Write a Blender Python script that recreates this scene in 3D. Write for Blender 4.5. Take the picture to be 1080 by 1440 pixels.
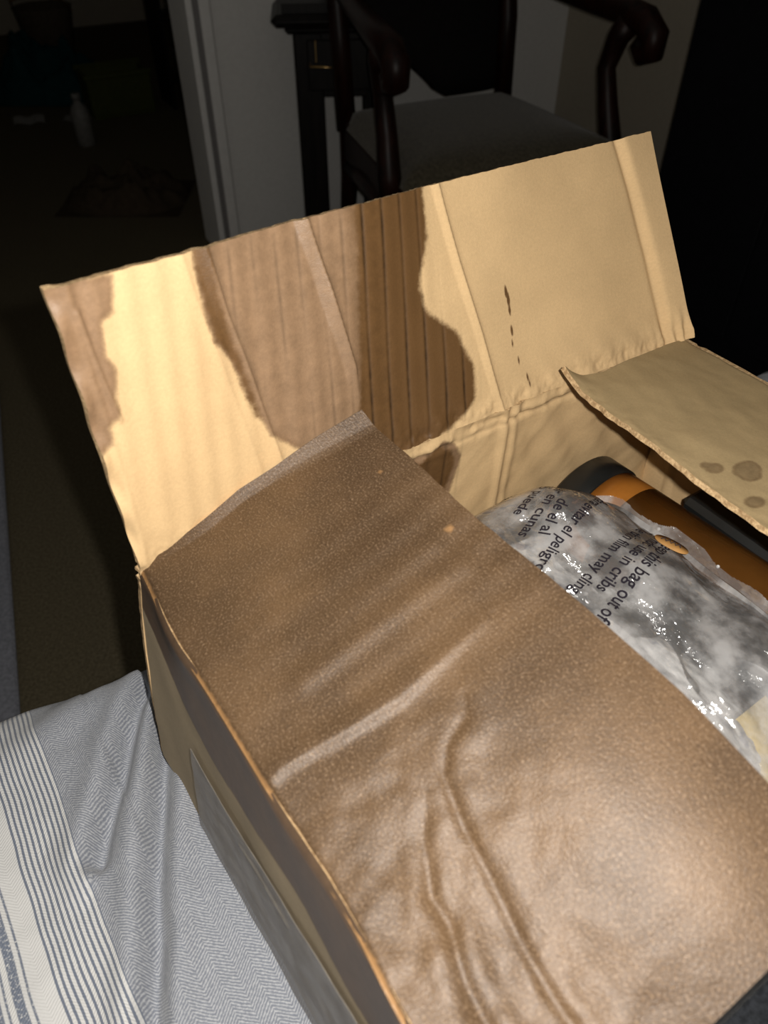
import bpy, math, random
import numpy as np
from mathutils import noise, Vector

# ------------------------------------------------------------------ start
for o in list(bpy.data.objects):
    bpy.data.objects.remove(o)
scene = bpy.context.scene
COL = scene.collection
rng = random.Random(7)

# ------------------------------------------------------------------ camera
cam_data = bpy.data.cameras.new('camera')
cam_data.sensor_fit = 'HORIZONTAL'
cam_data.sensor_width = 36.0
cam_data.lens = 36.0 * 1085.0 / 1080.0
cam_data.clip_start = 0.01
cam_data.dof.use_dof = True
cam_data.dof.focus_distance = 0.50
cam_data.dof.aperture_fstop = 13.0
cam = bpy.data.objects.new('camera', cam_data)
cam.location = (0, 0, 1.0)
cam.rotation_euler = (math.radians(47.0), 0, 0)
COL.objects.link(cam)
scene.camera = cam

# ------------------------------------------------------------------ world (a room at night: nearly nothing)
w = bpy.data.worlds.new('night')
scene.world = w
w.use_nodes = True
w.node_tree.nodes['Background'].inputs[0].default_value = (0.6, 0.7, 1.0, 1)
w.node_tree.nodes['Background'].inputs[1].default_value = 0.002

# ------------------------------------------------------------------ the phone's flash beside the lens
fl = bpy.data.lights.new('phone_flash', 'POINT')
fl.energy = 11.0
fl.color = (1.0, 0.955, 0.89)
fl.shadow_soft_size = 0.004
flash = bpy.data.objects.new('phone_flash', fl)
flash.location = (0.021, 0.006, 1.008)
COL.objects.link(flash)

scene.view_settings.view_transform = 'Standard'
scene.view_settings.look = 'None'
scene.view_settings.gamma = 1.0
scene.view_settings.use_curve_mapping = False
scene.view_settings.exposure = 0.0

# ------------------------------------------------------------------ node helpers
class NT:
    def __init__(s, name):
        s.m = bpy.data.materials.new(name)
        s.m.use_nodes = True
        s.t = s.m.node_tree
        s.t.nodes.clear()
        s.out = s.t.nodes.new('ShaderNodeOutputMaterial')
    def n(s, typ, **kw):
        nd = s.t.nodes.new(typ)
        for k, v in kw.items():
            setattr(nd, k, v)
        return nd
    def l(s, a, b):
        s.t.links.new(a, b)
    def put(s, sock, v):
        if v is None:
            return
        if hasattr(v, 'is_linked') or hasattr(v, 'links'):
            s.l(v, sock)
        else:
            sock.default_value = v
    def math(s, op, a, b=None, c=None, clamp=False):
        nd = s.n('ShaderNodeMath', operation=op, use_clamp=clamp)
        s.put(nd.inputs[0], a)
        s.put(nd.inputs[1], b)
        if c is not None:
            s.put(nd.inputs[2], c)
        return nd.outputs[0]
    def step(s, x, lo, hi):
        nd = s.n('ShaderNodeMapRange', interpolation_type='SMOOTHSTEP')
        s.put(nd.inputs[0], x)
        s.put(nd.inputs[1], lo)
        s.put(nd.inputs[2], hi)
        return nd.outputs[0]
    def mix(s, f, a, b):
        nd = s.n('ShaderNodeMix', data_type='RGBA')
        s.put(nd.inputs[0], f)
        s.put(nd.inputs[6], col(a))
        s.put(nd.inputs[7], col(b))
        return nd.outputs[2]
    def mixf(s, f, a, b):
        nd = s.n('ShaderNodeMix', data_type='FLOAT')
        s.put(nd.inputs[0], f)
        s.put(nd.inputs[2], a)
        s.put(nd.inputs[3], b)
        return nd.outputs[0]
    def noise(s, vec, scale, detail=3, rough=0.55, dist=0.0):
        nd = s.n('ShaderNodeTexNoise')
        if vec is not None:
            s.l(vec, nd.inputs['Vector'])
        nd.inputs['Scale'].default_value = scale
        nd.inputs['Detail'].default_value = detail
        nd.inputs['Roughness'].default_value = rough
        nd.inputs['Distortion'].default_value = dist
        return nd.outputs[0]
    def attr(s, name):
        return s.n('ShaderNodeAttribute', attribute_name=name)
    def obj(s):
        return s.n('ShaderNodeTexCoord').outputs['Object']
    def bump(s, h, strength, dist, nrm=None):
        nd = s.n('ShaderNodeBump')
        nd.inputs['Strength'].default_value = strength
        nd.inputs['Distance'].default_value = dist
        s.l(h, nd.inputs['Height'])
        if nrm is not None:
            s.l(nrm, nd.inputs['Normal'])
        return nd.outputs[0]
    def bsdf(s, base, rough=0.5, spec=0.5, nrm=None, metal=0.0, sheen=0.0):
        nd = s.n('ShaderNodeBsdfPrincipled')
        s.put(nd.inputs['Base Color'], col(base))
        s.put(nd.inputs['Roughness'], rough)
        s.put(nd.inputs['Specular IOR Level'], spec)
        s.put(nd.inputs['Metallic'], metal)
        s.put(nd.inputs['Sheen Weight'], sheen)
        if nrm is not None:
            s.l(nrm, nd.inputs['Normal'])
        return nd
    def done(s, shader):
        s.l(shader.outputs[0] if hasattr(shader, 'outputs') else shader, s.out.inputs[0])
        return s.m

def col(c):
    if isinstance(c, (tuple, list)) and len(c) == 3:
        return (c[0], c[1], c[2], 1.0)
    return c

# ------------------------------------------------------------------ materials
DRY = (0.64, 0.445, 0.235)
def m_cardboard(name, dry=DRY, wet=(0.275, 0.172, 0.098), soaked=(0.125, 0.064, 0.023), spec_dry=0.25):
    t = NT(name)
    sm = t.attr('sm').outputs['Vector']
    a1 = t.attr('wet').outputs['Fac']
    a2 = t.attr('soaked').outputs['Fac']
    n1 = t.math('SUBTRACT', t.noise(sm, 150, 5, 0.7), 0.5)
    w1 = t.math('MULTIPLY_ADD', n1, 0.0042, a1)
    w2 = t.math('MULTIPLY_ADD', n1, 0.0055, a2)
    k1 = t.step(w1, -0.0016, 0.0020)
    k2 = t.step(w2, -0.0020, 0.0024)
    fib = t.noise(sm, 560, 4, 0.7)
    cloud = t.noise(sm, 38, 4, 0.6)
    c = t.mix(k1, dry, wet)
    dp = t.attr('damp').outputs['Fac']
    dpn = t.math('ADD', dp, t.math('MULTIPLY', t.math('SUBTRACT', t.noise(sm, 55, 4, 0.6), 0.5), 0.9))
    c = t.mix(t.math('MULTIPLY', t.step(dpn, 0.1, 0.95), t.math('MULTIPLY', k1, 0.75)), c, soaked)
    # tide line: the rim of a stain is a shade darker
    rim = t.math('MULTIPLY', t.step(w1, -0.0012, 0.0006), t.step(w1, 0.0042, 0.0012))
    c = t.mix(t.math('MULTIPLY', rim, 0.22), c, soaked)
    c = t.mix(k2, c, soaked)
    val = t.math('MULTIPLY_ADD', fib, 0.34, 0.83)
    val = t.math('MULTIPLY', val, t.math('MULTIPLY_ADD', cloud, 0.24, 0.88))
    # wet board is blotchier
    val = t.math('MULTIPLY', val, t.mixf(k1, 1.0, t.math('MULTIPLY_ADD', t.noise(sm, 130, 5, 0.7), 0.7, 0.65)))
    ck = t.attr('crease').outputs['Fac']
    val = t.math('MULTIPLY', val, t.math('SUBTRACT', 1.0, t.math('MULTIPLY', ck, t.math('MULTIPLY_ADD', t.noise(sm, 140, 3), 0.9, 0.15), None, True)))
    mul = t.n('ShaderNodeVectorMath', operation='SCALE')
    t.l(c, mul.inputs[0]); t.l(val, mul.inputs['Scale'])
    h = t.math('ADD', t.noise(sm, 1300, 3, 0.6), t.math('MULTIPLY', t.noise(sm, 220, 3), 1.2))
    nb = t.bump(h, 0.22, 0.0006)
    wetm = t.math('MAXIMUM', k1, k2)
    gl = t.attr('gloss').outputs['Fac']
    return t.done(t.bsdf(mul.outputs[0], t.mixf(gl, t.mixf(wetm, 0.8, 0.47), 0.42), t.mixf(gl, t.mixf(wetm, spec_dry, 0.4), 1.0), nb))

def m_edge():
    t = NT('raw_board_edge')
    sm = t.attr('sm').outputs['Vector']
    c = t.mix(t.step(t.noise(sm, 420, 4, 0.7), 0.35, 0.7), (0.34, 0.22, 0.11), (0.66, 0.47, 0.26))
    return t.done(t.bsdf(c, 0.85, 0.2, t.bump(t.noise(sm, 600, 3), 0.6, 0.001)))

def m_dark_kraft():
    t = NT('damp_brown_kraft')
    sm = t.attr('sm').outputs['Vector']
    wear = t.attr('wear').outputs['Fac']
    fib = t.noise(sm, 950, 3, 0.7)
    fleck = t.noise(sm, 480, 4, 0.75)
    cloud = t.noise(sm, 16, 4, 0.55)
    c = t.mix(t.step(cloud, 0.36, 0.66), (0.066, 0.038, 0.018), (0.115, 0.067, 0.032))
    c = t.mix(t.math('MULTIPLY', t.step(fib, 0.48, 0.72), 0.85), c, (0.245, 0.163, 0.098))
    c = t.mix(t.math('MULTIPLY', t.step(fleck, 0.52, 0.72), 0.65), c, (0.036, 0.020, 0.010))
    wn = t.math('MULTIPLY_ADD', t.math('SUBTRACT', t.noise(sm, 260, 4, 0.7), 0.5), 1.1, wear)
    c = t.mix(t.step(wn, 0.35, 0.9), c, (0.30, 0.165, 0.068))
    h = t.math('ADD', t.noise(sm, 900, 3, 0.65), t.math('MULTIPLY', t.noise(sm, 170, 3), 0.5))
    r = t.math('MULTIPLY_ADD', t.noise(sm, 700, 3), 0.18, 0.40)
    b = t.bsdf(c, r, 0.55, t.bump(h, 0.5, 0.0006))
    b.inputs['Specular Tint'].default_value = (1.0, 0.94, 0.90, 1)
    return t.done(b)

def m_plain(name, c, rough=0.6, spec=0.4, bump=0.0, scale=60, metal=0.0, var=0.15, sheen=0.0):
    t = NT(name)
    o = t.obj()
    n = t.noise(o, scale, 4, 0.6)
    c2 = tuple(min(1, x * (1 + var)) for x in c)
    c1 = tuple(x * (1 - var) for x in c)
    cc = t.mix(t.step(n, 0.3, 0.7), c1, c2)
    nb = t.bump(n, bump, 0.002) if bump else None
    return t.done(t.bsdf(cc, rough, spec, nb, metal, sheen))

def m_wood(name, c1, c2, rough=0.28):
    t = NT(name)
    o = t.obj()
    mp = t.n('ShaderNodeMapping')
    t.l(o, mp.inputs[0]); mp.inputs['Scale'].default_value = (1, 1, 0.12)
    n = t.noise(mp.outputs[0], 55, 5, 0.6, 1.2)
    return t.done(t.bsdf(t.mix(t.step(n, 0.3, 0.7), c1, c2), rough, 0.25, t.bump(n, 0.08, 0.001)))

def m_blanket():
    t = NT('herringbone_cotton')
    sm = t.attr('sm').outputs['Vector']
    sep = t.n('ShaderNodeSeparateXYZ'); t.l(sm, sep.inputs[0])
    wob = t.math('MULTIPLY', t.math('SUBTRACT', t.noise(sm, 9, 2), 0.5), 0.008)
    u = t.math('ADD', sep.outputs[0], wob)
    v = sep.outputs[1]
    # herringbone: chevron columns parallel to the stripes
    tri = t.math('PINGPONG', t.math('ADD', u, 5.0), 0.0085)
    zz = t.math('ADD', v, t.math('MULTIPLY', tri, 0.85))
    zz = t.math('ADD', zz, t.math('MULTIPLY', t.math('SUBTRACT', t.noise(sm, 260, 2), 0.5), 0.0012))
    ln = t.math('SINE', t.math('MULTIPLY', zz, 2 * math.pi / 0.0019))
    yarn = t.noise(sm, 640, 3, 0.7)
    k = t.math('ADD', t.math('MULTIPLY', ln, 0.42), t.math('MULTIPLY', t.math('SUBTRACT', yarn, 0.5), 2.4))
    k = t.step(k, -0.45, 0.75)
    ground = t.mix(k, (0.225, 0.242, 0.285), (0.50, 0.515, 0.54))
    # stripes (metres in u; left of the outer edge line)
    d = t.math('SUBTRACT', -0.0835, u)                 # 0 at outer edge, grows to the left
    thin = t.math('SINE', t.math('MULTIPLY', t.math('SUBTRACT', d, 0.0008), 2 * math.pi / 0.00305))
    tw = t.step(t.math('ADD', thin, t.math('MULTIPLY', t.math('SUBTRACT', yarn, 0.5), 1.4)), -0.55, 0.15)
    WH = (0.66, 0.66, 0.65); BL = (0.17, 0.195, 0.25)
    stripes = t.mix(tw, BL, WH)
    wide = t.mix(t.math('MULTIPLY', t.step(t.noise(sm, 500, 3), 0.45, 0.7), 0.15), WH, (0.6, 0.6, 0.6))
    def band(lo, hi, e=0.0004):
        return t.math('MULTIPLY', t.step(d, lo - e, lo + e), t.step(d, hi + e, hi - e))
    c = t.mix(t.step(d, -0.0003, 0.0003), ground, stripes)
    c = t.mix(t.step(d, 0.0312, 0.032), c, wide)
    for lo, hi in ((0.0428, 0.0440), (0.0463, 0.0512), (0.0540, 0.0552), (0.0572, 0.0625), (0.066, 0.0672), (0.078, 0.0792), (0.082, 0.0832), (0.086, 0.0872), (0.09, 0.0912)):
        c = t.mix(t.math('MULTIPLY', band(lo, hi), t.step(yarn, 0.3, 0.5)), c, BL)
    c = t.mix(t.step(d, 0.098, 0.0984), c, ground)
    hgt = t.math('ADD', t.math('MULTIPLY', ln, 0.35), yarn)
    return t.done(t.bsdf(c, 0.9, 0.15, t.bump(hgt, 0.45, 0.0006), 0, 0.25))

def m_film():
    t = NT('clear_plastic_film')
    sm = t.attr('sm').outputs['Vector']
    mp = t.n('ShaderNodeMapping'); t.l(sm, mp.inputs[0])
    mp.inputs['Rotation'].default_value = (0, 0, math.radians(28)); mp.inputs['Scale'].default_value = (1.0, 0.4, 1.0)
    n1 = t.noise(mp.outputs[0], 95, 3, 0.55, 1.6)
    n2 = t.noise(sm, 330, 2, 0.6, 0.8)
    nb = t.bump(t.math('ADD', n1, t.math('MULTIPLY', n2, 0.3)), 0.4, 0.004)
    tr = t.n('ShaderNodeBsdfTransparent'); tr.inputs[0].default_value = (0.97, 0.97, 0.98, 1)
    df = t.n('ShaderNodeBsdfDiffuse'); df.inputs[0].default_value = (0.74, 0.73, 0.73, 1)
    # creased facets: every cell of the crumpled film leans its own way
    geo = t.n('ShaderNodeNewGeometry')
    def facets(scale, rot, stretch, amt, base):
        m2 = t.n('ShaderNodeMapping'); t.l(sm, m2.inputs[0])
        m2.inputs['Rotation'].default_value = (0, 0, math.radians(rot)); m2.inputs['Scale'].default_value = (1.0, stretch, 1.0)
        nn = t.n('ShaderNodeTexNoise'); t.l(m2.outputs[0], nn.inputs['Vector']); nn.inputs['Scale'].default_value = scale * 1.3
        w_ = t.n('ShaderNodeVectorMath', operation='SCALE'); t.l(nn.outputs[1], w_.inputs[0]); w_.inputs['Scale'].default_value = 0.8 / scale
        ad = t.n('ShaderNodeVectorMath', operation='ADD'); t.l(m2.outputs[0], ad.inputs[0]); t.l(w_.outputs[0], ad.inputs[1])
        vo = t.n('ShaderNodeTexVoronoi'); t.l(ad.outputs[0], vo.inputs['Vector']); vo.inputs['Scale'].default_value = scale
        sb = t.n('ShaderNodeVectorMath', operation='SUBTRACT'); t.l(vo.outputs['Color'], sb.inputs[0]); sb.inputs[1].default_value = (0.5, 0.5, 0.5)
        sc = t.n('ShaderNodeVectorMath', operation='SCALE'); t.l(sb.outputs[0], sc.inputs[0]); sc.inputs['Scale'].default_value = amt
        o = t.n('ShaderNodeVectorMath', operation='ADD'); t.l(base, o.inputs[0]); t.l(sc.outputs[0], o.inputs[1])
        return o.outputs[0]
    nv = facets(105, 30, 0.40, 1.15, nb)
    nv = facets(240, -20, 0.55, 0.85, nv)
    nz = t.n('ShaderNodeVectorMath', operation='NORMALIZE'); t.l(nv, nz.inputs[0])
    gl = t.n('ShaderNodeBsdfGlossy'); gl.inputs['Roughness'].default_value = 0.14; t.l(nz.outputs[0], gl.inputs['Normal'])
    gl.inputs['Color'].default_value = (1, 1, 1, 1)
    m1 = t.n('ShaderNodeMixShader')
    t.l(t.math('MULTIPLY_ADD', t.step(t.noise(sm, 40, 4, 0.6), 0.38, 0.66), 0.38, 0.15), m1.inputs[0])
    t.l(tr.outputs[0], m1.inputs[1]); t.l(df.outputs[0], m1.inputs[2])
    fr = t.n('ShaderNodeFresnel'); fr.inputs[0].default_value = 1.5
    m2 = t.n('ShaderNodeMixShader')
    t.l(t.math('MULTIPLY_ADD', fr.outputs[0], 0.9, 0.10, True), m2.inputs[0])
    t.l(m1.outputs[0], m2.inputs[1]); t.l(gl.outputs[0], m2.inputs[2])
    return t.done(m2)

def m_tape():
    t = NT('clear_packing_tape')
    sm = t.attr('sm').outputs['Vector']
    nb = t.bump(t.noise(sm, 60, 3, 0.6, 0.8), 0.25, 0.003)
    tr = t.n('ShaderNodeBsdfTransparent'); tr.inputs[0].default_value = (0.92, 0.92, 0.93, 1)
    b = t.bsdf((0.36, 0.325, 0.275), 0.25, 0.5, nb)
    m = t.n('ShaderNodeMixShader')
    t.l(t.math('MULTIPLY_ADD', t.step(t.noise(sm, 45, 4, 0.6), 0.35, 0.7), 0.3, 0.30), m.inputs[0])
    t.l(tr.outputs[0], m.inputs[1]); t.l(b.outputs[0], m.inputs[2])
    return t.done(m)

def m_bundle():
    t = NT('cloudy_bubble_wrap')
    sm = t.attr('sm').outputs['Vector']
    mp = t.n('ShaderNodeMapping'); t.l(sm, mp.inputs[0])
    mp.inputs['Rotation'].default_value = (0, 0, math.radians(-20)); mp.inputs['Scale'].default_value = (1.0, 0.38, 1.0)
    n = t.noise(mp.outputs[0], 46, 4, 0.6, 1.4)
    c = t.mix(t.step(n, 0.33, 0.47), (0.20, 0.205, 0.22), (0.50, 0.49, 0.475))
    c = t.mix(t.step(n, 0.47, 0.62), c, (0.86, 0.85, 0.82))
    k = t.step(t.noise(sm, 70, 3, 0.5), 0.62, 0.68)
    c = t.mix(t.math('MULTIPLY', k, 0.55), c, (0.07, 0.085, 0.17))
    return t.done(t.bsdf(c, 0.35, 0.3))

M = {}
M['board'] = m_cardboard('dry_and_damp_cardboard')
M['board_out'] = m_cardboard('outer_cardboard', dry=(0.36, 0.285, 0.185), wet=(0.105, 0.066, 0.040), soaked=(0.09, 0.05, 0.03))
M['edge'] = m_edge()
M['dark'] = m_dark_kraft()
M['film'] = m_film()
M['tape'] = m_tape()
M['bundle'] = m_bundle()
M['blanket'] = m_blanket()
M['ink'] = m_plain('black_print_ink', (0.02, 0.017, 0.025), 0.5, 0.3)
M['amber'] = m_plain('amber_brown_plastic', (0.125, 0.050, 0.010), 0.22, 0.5, 0, 12, var=0.25)
M['orange'] = m_plain('orange_plastic', (0.36, 0.135, 0.022), 0.3, 0.5, 0, 30)
M['black'] = m_plain('black_plastic', (0.012, 0.013, 0.013), 0.35, 0.4)
M['slate'] = m_plain('dark_slate_plastic', (0.035, 0.043, 0.05), 0.3, 0.5)
M['glint'] = m_plain('white_glint', (0.9, 0.9, 0.88), 0.6, 0.3)
M['label'] = m_plain('pale_label_paper', (0.75, 0.72, 0.62), 0.5, 0.3)
M['yellow'] = m_plain('yellowish_paper', (0.62, 0.48, 0.20), 0.7, 0.3, 0.3, 90)
M['mahogany'] = m_wood('dark_mahogany', (0.005, 0.002, 0.0015), (0.024, 0.006, 0.003), 0.42)
M['ebony'] = m_wood('black_stained_wood', (0.006, 0.005, 0.005), (0.014, 0.011, 0.010), 0.4)
M['seat'] = m_plain('olive_beige_upholstery', (0.082, 0.070, 0.046), 0.9, 0.15, 0.5, 160, var=0.35, sheen=0.3)
M['dark_cloth'] = m_plain('dark_upholstery', (0.010, 0.009, 0.009), 0.9, 0.1, 0.3, 120)
M['brass'] = m_plain('aged_brass', (0.75, 0.50, 0.20), 0.3, 0.5, metal=1.0)
M['wall'] = m_plain('off_white_wall_paint', (0.80, 0.79, 0.765), 0.85, 0.2, 0.05, 90, var=0.03)
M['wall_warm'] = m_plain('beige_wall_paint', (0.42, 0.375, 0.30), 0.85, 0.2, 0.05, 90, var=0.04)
M['trim'] = m_plain('white_gloss_trim', (0.82, 0.81, 0.79), 0.45, 0.4, var=0.03)
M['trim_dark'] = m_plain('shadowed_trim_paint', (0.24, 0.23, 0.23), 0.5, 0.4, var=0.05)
M['floor'] = m_plain('dark_brown_carpet', (0.125, 0.105, 0.066), 0.95, 0.1, 0.6, 220, var=0.3)
M['rug'] = m_plain('grey_blue_rug', (0.26, 0.27, 0.31), 0.95, 0.1, 0.6, 200, var=0.2)
M['mattress'] = m_plain('white_mattress_ticking', (0.6, 0.6, 0.6), 0.9, 0.1, 0.2, 40)
M['throw'] = m_plain('charcoal_knit', (0.021, 0.023, 0.027), 0.95, 0.1, 0.7, 320, var=0.35, sheen=0.1)
M['wardrobe'] = m_plain('black_lacquer', (0.007, 0.007, 0.009), 0.6, 0.15, 0.05, 60)
M['green'] = m_plain('green_plastic', (0.05, 0.06, 0.008), 0.6, 0.3)
M['white'] = m_plain('grey_white_plastic', (0.20, 0.195, 0.18), 0.5, 0.3)
M['beige'] = m_plain('beige_fabric', (0.11, 0.085, 0.06), 0.9, 0.1, 0.3, 60)
M['teal'] = m_plain('dark_teal_cloth', (0.01, 0.045, 0.05), 0.9, 0.1, 0.4, 40)
M['brown_cloth'] = m_plain('brown_cloth', (0.055, 0.040, 0.026), 0.9, 0.1, 0.5, 60)

# ------------------------------------------------------------------ object helpers
def tag(o, label=None, cat=None, group=None, kind=None):
    if label: o['label'] = label
    if cat: o['category'] = cat
    if group: o['group'] = group
    if kind: o['kind'] = kind
    return o

def thing(name, loc, label, cat, group=None):
    o = bpy.data.objects.new(name, None)
    o.empty_display_size = 0.05
    o.location = loc
    COL.objects.link(o)
    return tag(o, label, cat, group)

WLOC = {}
def wloc(o):
    v = np.array(o.location, float)
    while o.parent:
        o = o.parent
        v = v + np.array(o.location, float)
    return v

def mesh_obj(name, V, F, mats, parent=None, loc=None, midx=None, smooth=True, attrs=None):
    V = np.asarray(V, float).reshape(-1, 3)
    if parent is not None:
        org = wloc(parent); place = np.zeros(3)
        if loc is None:
            pass
    else:
        org = np.array(loc if loc is not None else [(V[:, 0].min() + V[:, 0].max()) / 2, (V[:, 1].min() + V[:, 1].max()) / 2, V[:, 2].min()], float)
        place = org
    me = bpy.data.meshes.new(name)
    me.from_pydata((V - org).tolist(), [], [list(f) for f in F])
    if not isinstance(mats, (list, tuple)):
        mats = [mats]
    for m in mats:
        me.materials.append(m)
    if midx is not None:
        me.polygons.foreach_set('material_index', np.asarray(midx, dtype=np.int32))
    sm = np.ones(len(F), dtype=bool) if smooth is True else (np.zeros(len(F), dtype=bool) if smooth is False else np.asarray(smooth, dtype=bool))
    me.polygons.foreach_set('use_smooth', sm)
    if attrs:
        for k, a in attrs.items():
            a = np.asarray(a, dtype=np.float32)
            if a.ndim == 2:
                at = me.attributes.new(k, 'FLOAT_VECTOR', 'POINT'); at.data.foreach_set('vector', a.ravel())
            else:
                at = me.attributes.new(k, 'FLOAT', 'POINT'); at.data.foreach_set('value', a.ravel())
    me.update()
    o = bpy.data.objects.new(name, me)
    o.location = place
    COL.objects.link(o)
    if parent is not None:
        o.parent = parent
    return o

def grid_faces(nu, nv, off=0, flip=False):
    i, j = np.meshgrid(np.arange(nu - 1), np.arange(nv - 1), indexing='ij')
    a = i * nv + j + off
    f = np.stack([a, a + nv, a + nv + 1, a + 1], -1).reshape(-1, 4)
    if flip:
        f = f[:, ::-1]
    return f

def sheet(name, P, S, T, thick, mats, parent=None, sign=1, relief=None, attrs=None, loc=None, edge_mat=1, smcoord=None):
    """thick sheet: P(s,t) -> points; S, T 1-D parameter samples in metres; front face gets relief along +normal*sign"""
    s, t = np.meshgrid(S, T, indexing='ij')
    p = P(s, t)
    def normals(p):
        du = np.gradient(p, axis=0); dv = np.gradient(p, axis=1)
        n = np.cross(du, dv) * sign
        return n / (np.linalg.norm(n, axis=-1, keepdims=True) + 1e-12)
    n0 = normals(p)
    if relief is not None:
        p = p + n0 * relief(s, t)[..., None]
    nb = normals(p)
    q = p - nb * thick
    nu, nv = s.shape
    N = nu * nv
    flip = sign < 0
    F = [grid_faces(nu, nv, 0, flip), grid_faces(nu, nv, N, not flip)]
    mi = [np.zeros(len(F[0])), np.zeros(len(F[1]))]
    # rim with its own vertices
    idx = np.arange(N).reshape(nu, nv)
    loop = np.concatenate([idx[:-1, 0], idx[-1, :-1], idx[:0:-1, -1], idx[0, :0:-1]])
    R = len(loop)
    pf = p.reshape(-1, 3); qf = q.reshape(-1, 3)
    V = np.concatenate([pf, qf, pf[loop], qf[loop]])
    k = np.arange(R); k2 = (k + 1) % R
    rim = np.stack([2 * N + k, 2 * N + R + k, 2 * N + R + k2, 2 * N + k2], -1)
    if flip:
        rim = rim[:, ::-1]
    F.append(rim); mi.append(np.full(R, edge_mat))
    FF = np.concatenate(F)
    sm = np.concatenate([np.ones(len(F[0]) + len(F[1]), bool), np.zeros(R, bool)])
    cs = np.stack([s, t, np.zeros_like(s)], -1).reshape(-1, 3)
    at = {'sm': np.concatenate([cs, cs + [0, 0, 0.3], cs[loop], cs[loop] + [0, 0, thick]])}
    for kk, fn in (attrs or {}).items():
        a = fn(s, t).reshape(-1)
        at[kk] = np.concatenate([a, a, a[loop], a[loop]])
    return mesh_obj(name, V, FF.tolist(), mats, parent, loc, np.concatenate(mi), sm, at)

def poly_sd(pts, X, Y):
    """signed distance, positive inside"""
    P = np.array(pts, float); n = len(P)
    d = np.full(X.shape, 1e9); ins = np.zeros(X.shape, bool)
    for i in range(n):
        a = P[i]; b = P[(i + 1) % n]; e = b - a
        h = np.clip(((X - a[0]) * e[0] + (Y - a[1]) * e[1]) / (e @ e + 1e-12), 0, 1)
        d = np.minimum(d, np.hypot(X - a[0] - h * e[0], Y - a[1] - h * e[1]))
        c = ((a[1] > Y) != (b[1] > Y)) & (X < (b[0] - a[0]) * (Y - a[1]) / (b[1] - a[1] + 1e-12) + a[0])
        ins ^= c
    return np.where(ins, d, -d)

def line_d(pts, X, Y):
    P = np.array(pts, float)
    d = np.full(X.shape, 1e9); sd = np.zeros(X.shape)
    for a, b in zip(P[:-1], P[1:]):
        e = b - a
        h = np.clip(((X - a[0]) * e[0] + (Y - a[1]) * e[1]) / (e @ e + 1e-12), 0, 1)
        dx = X - a[0] - h * e[0]; dy = Y - a[1] - h * e[1]
        dd = np.hypot(dx, dy)
        sg = np.sign(e[0] * dy - e[1] * dx)
        m = dd < d
        d = np.where(m, dd, d); sd = np.where(m, dd * sg, sd)
    return d, sd

def gauss(d, w): return np.exp(-(d / w) ** 2)
def sig(x, w): return 1 / (1 + np.exp(-np.clip(x / w, -40, 40)))

def vnoise(X, Y, scale, octaves=3, seed=0.0, ridged=False):
    out = np.empty(X.shape)
    fx = (X * scale).ravel(); fy = (Y * scale).ravel(); o = out.ravel()
    if ridged:
        for i in range(len(fx)):
            o[i] = noise.ridged_multi_fractal((fx[i], fy[i], seed), 0.9, 2.0, octaves, 1.0, 2.0)
    else:
        for i in range(len(fx)):
            o[i] = noise.fractal((fx[i], fy[i], seed), 0.9, 2.0, octaves)
    return o.reshape(X.shape)

def box_vf(lo, hi):
    x0, y0, z0 = lo; x1, y1, z1 = hi
    V = [(x0, y0, z0), (x1, y0, z0), (x1, y1, z0), (x0, y1, z0), (x0, y0, z1), (x1, y0, z1), (x1, y1, z1), (x0, y1, z1)]
    F = [(0, 3, 2, 1), (4, 5, 6, 7), (0, 1, 5, 4), (1, 2, 6, 5), (2, 3, 7, 6), (3, 0, 4, 7)]
    return V, F

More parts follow.
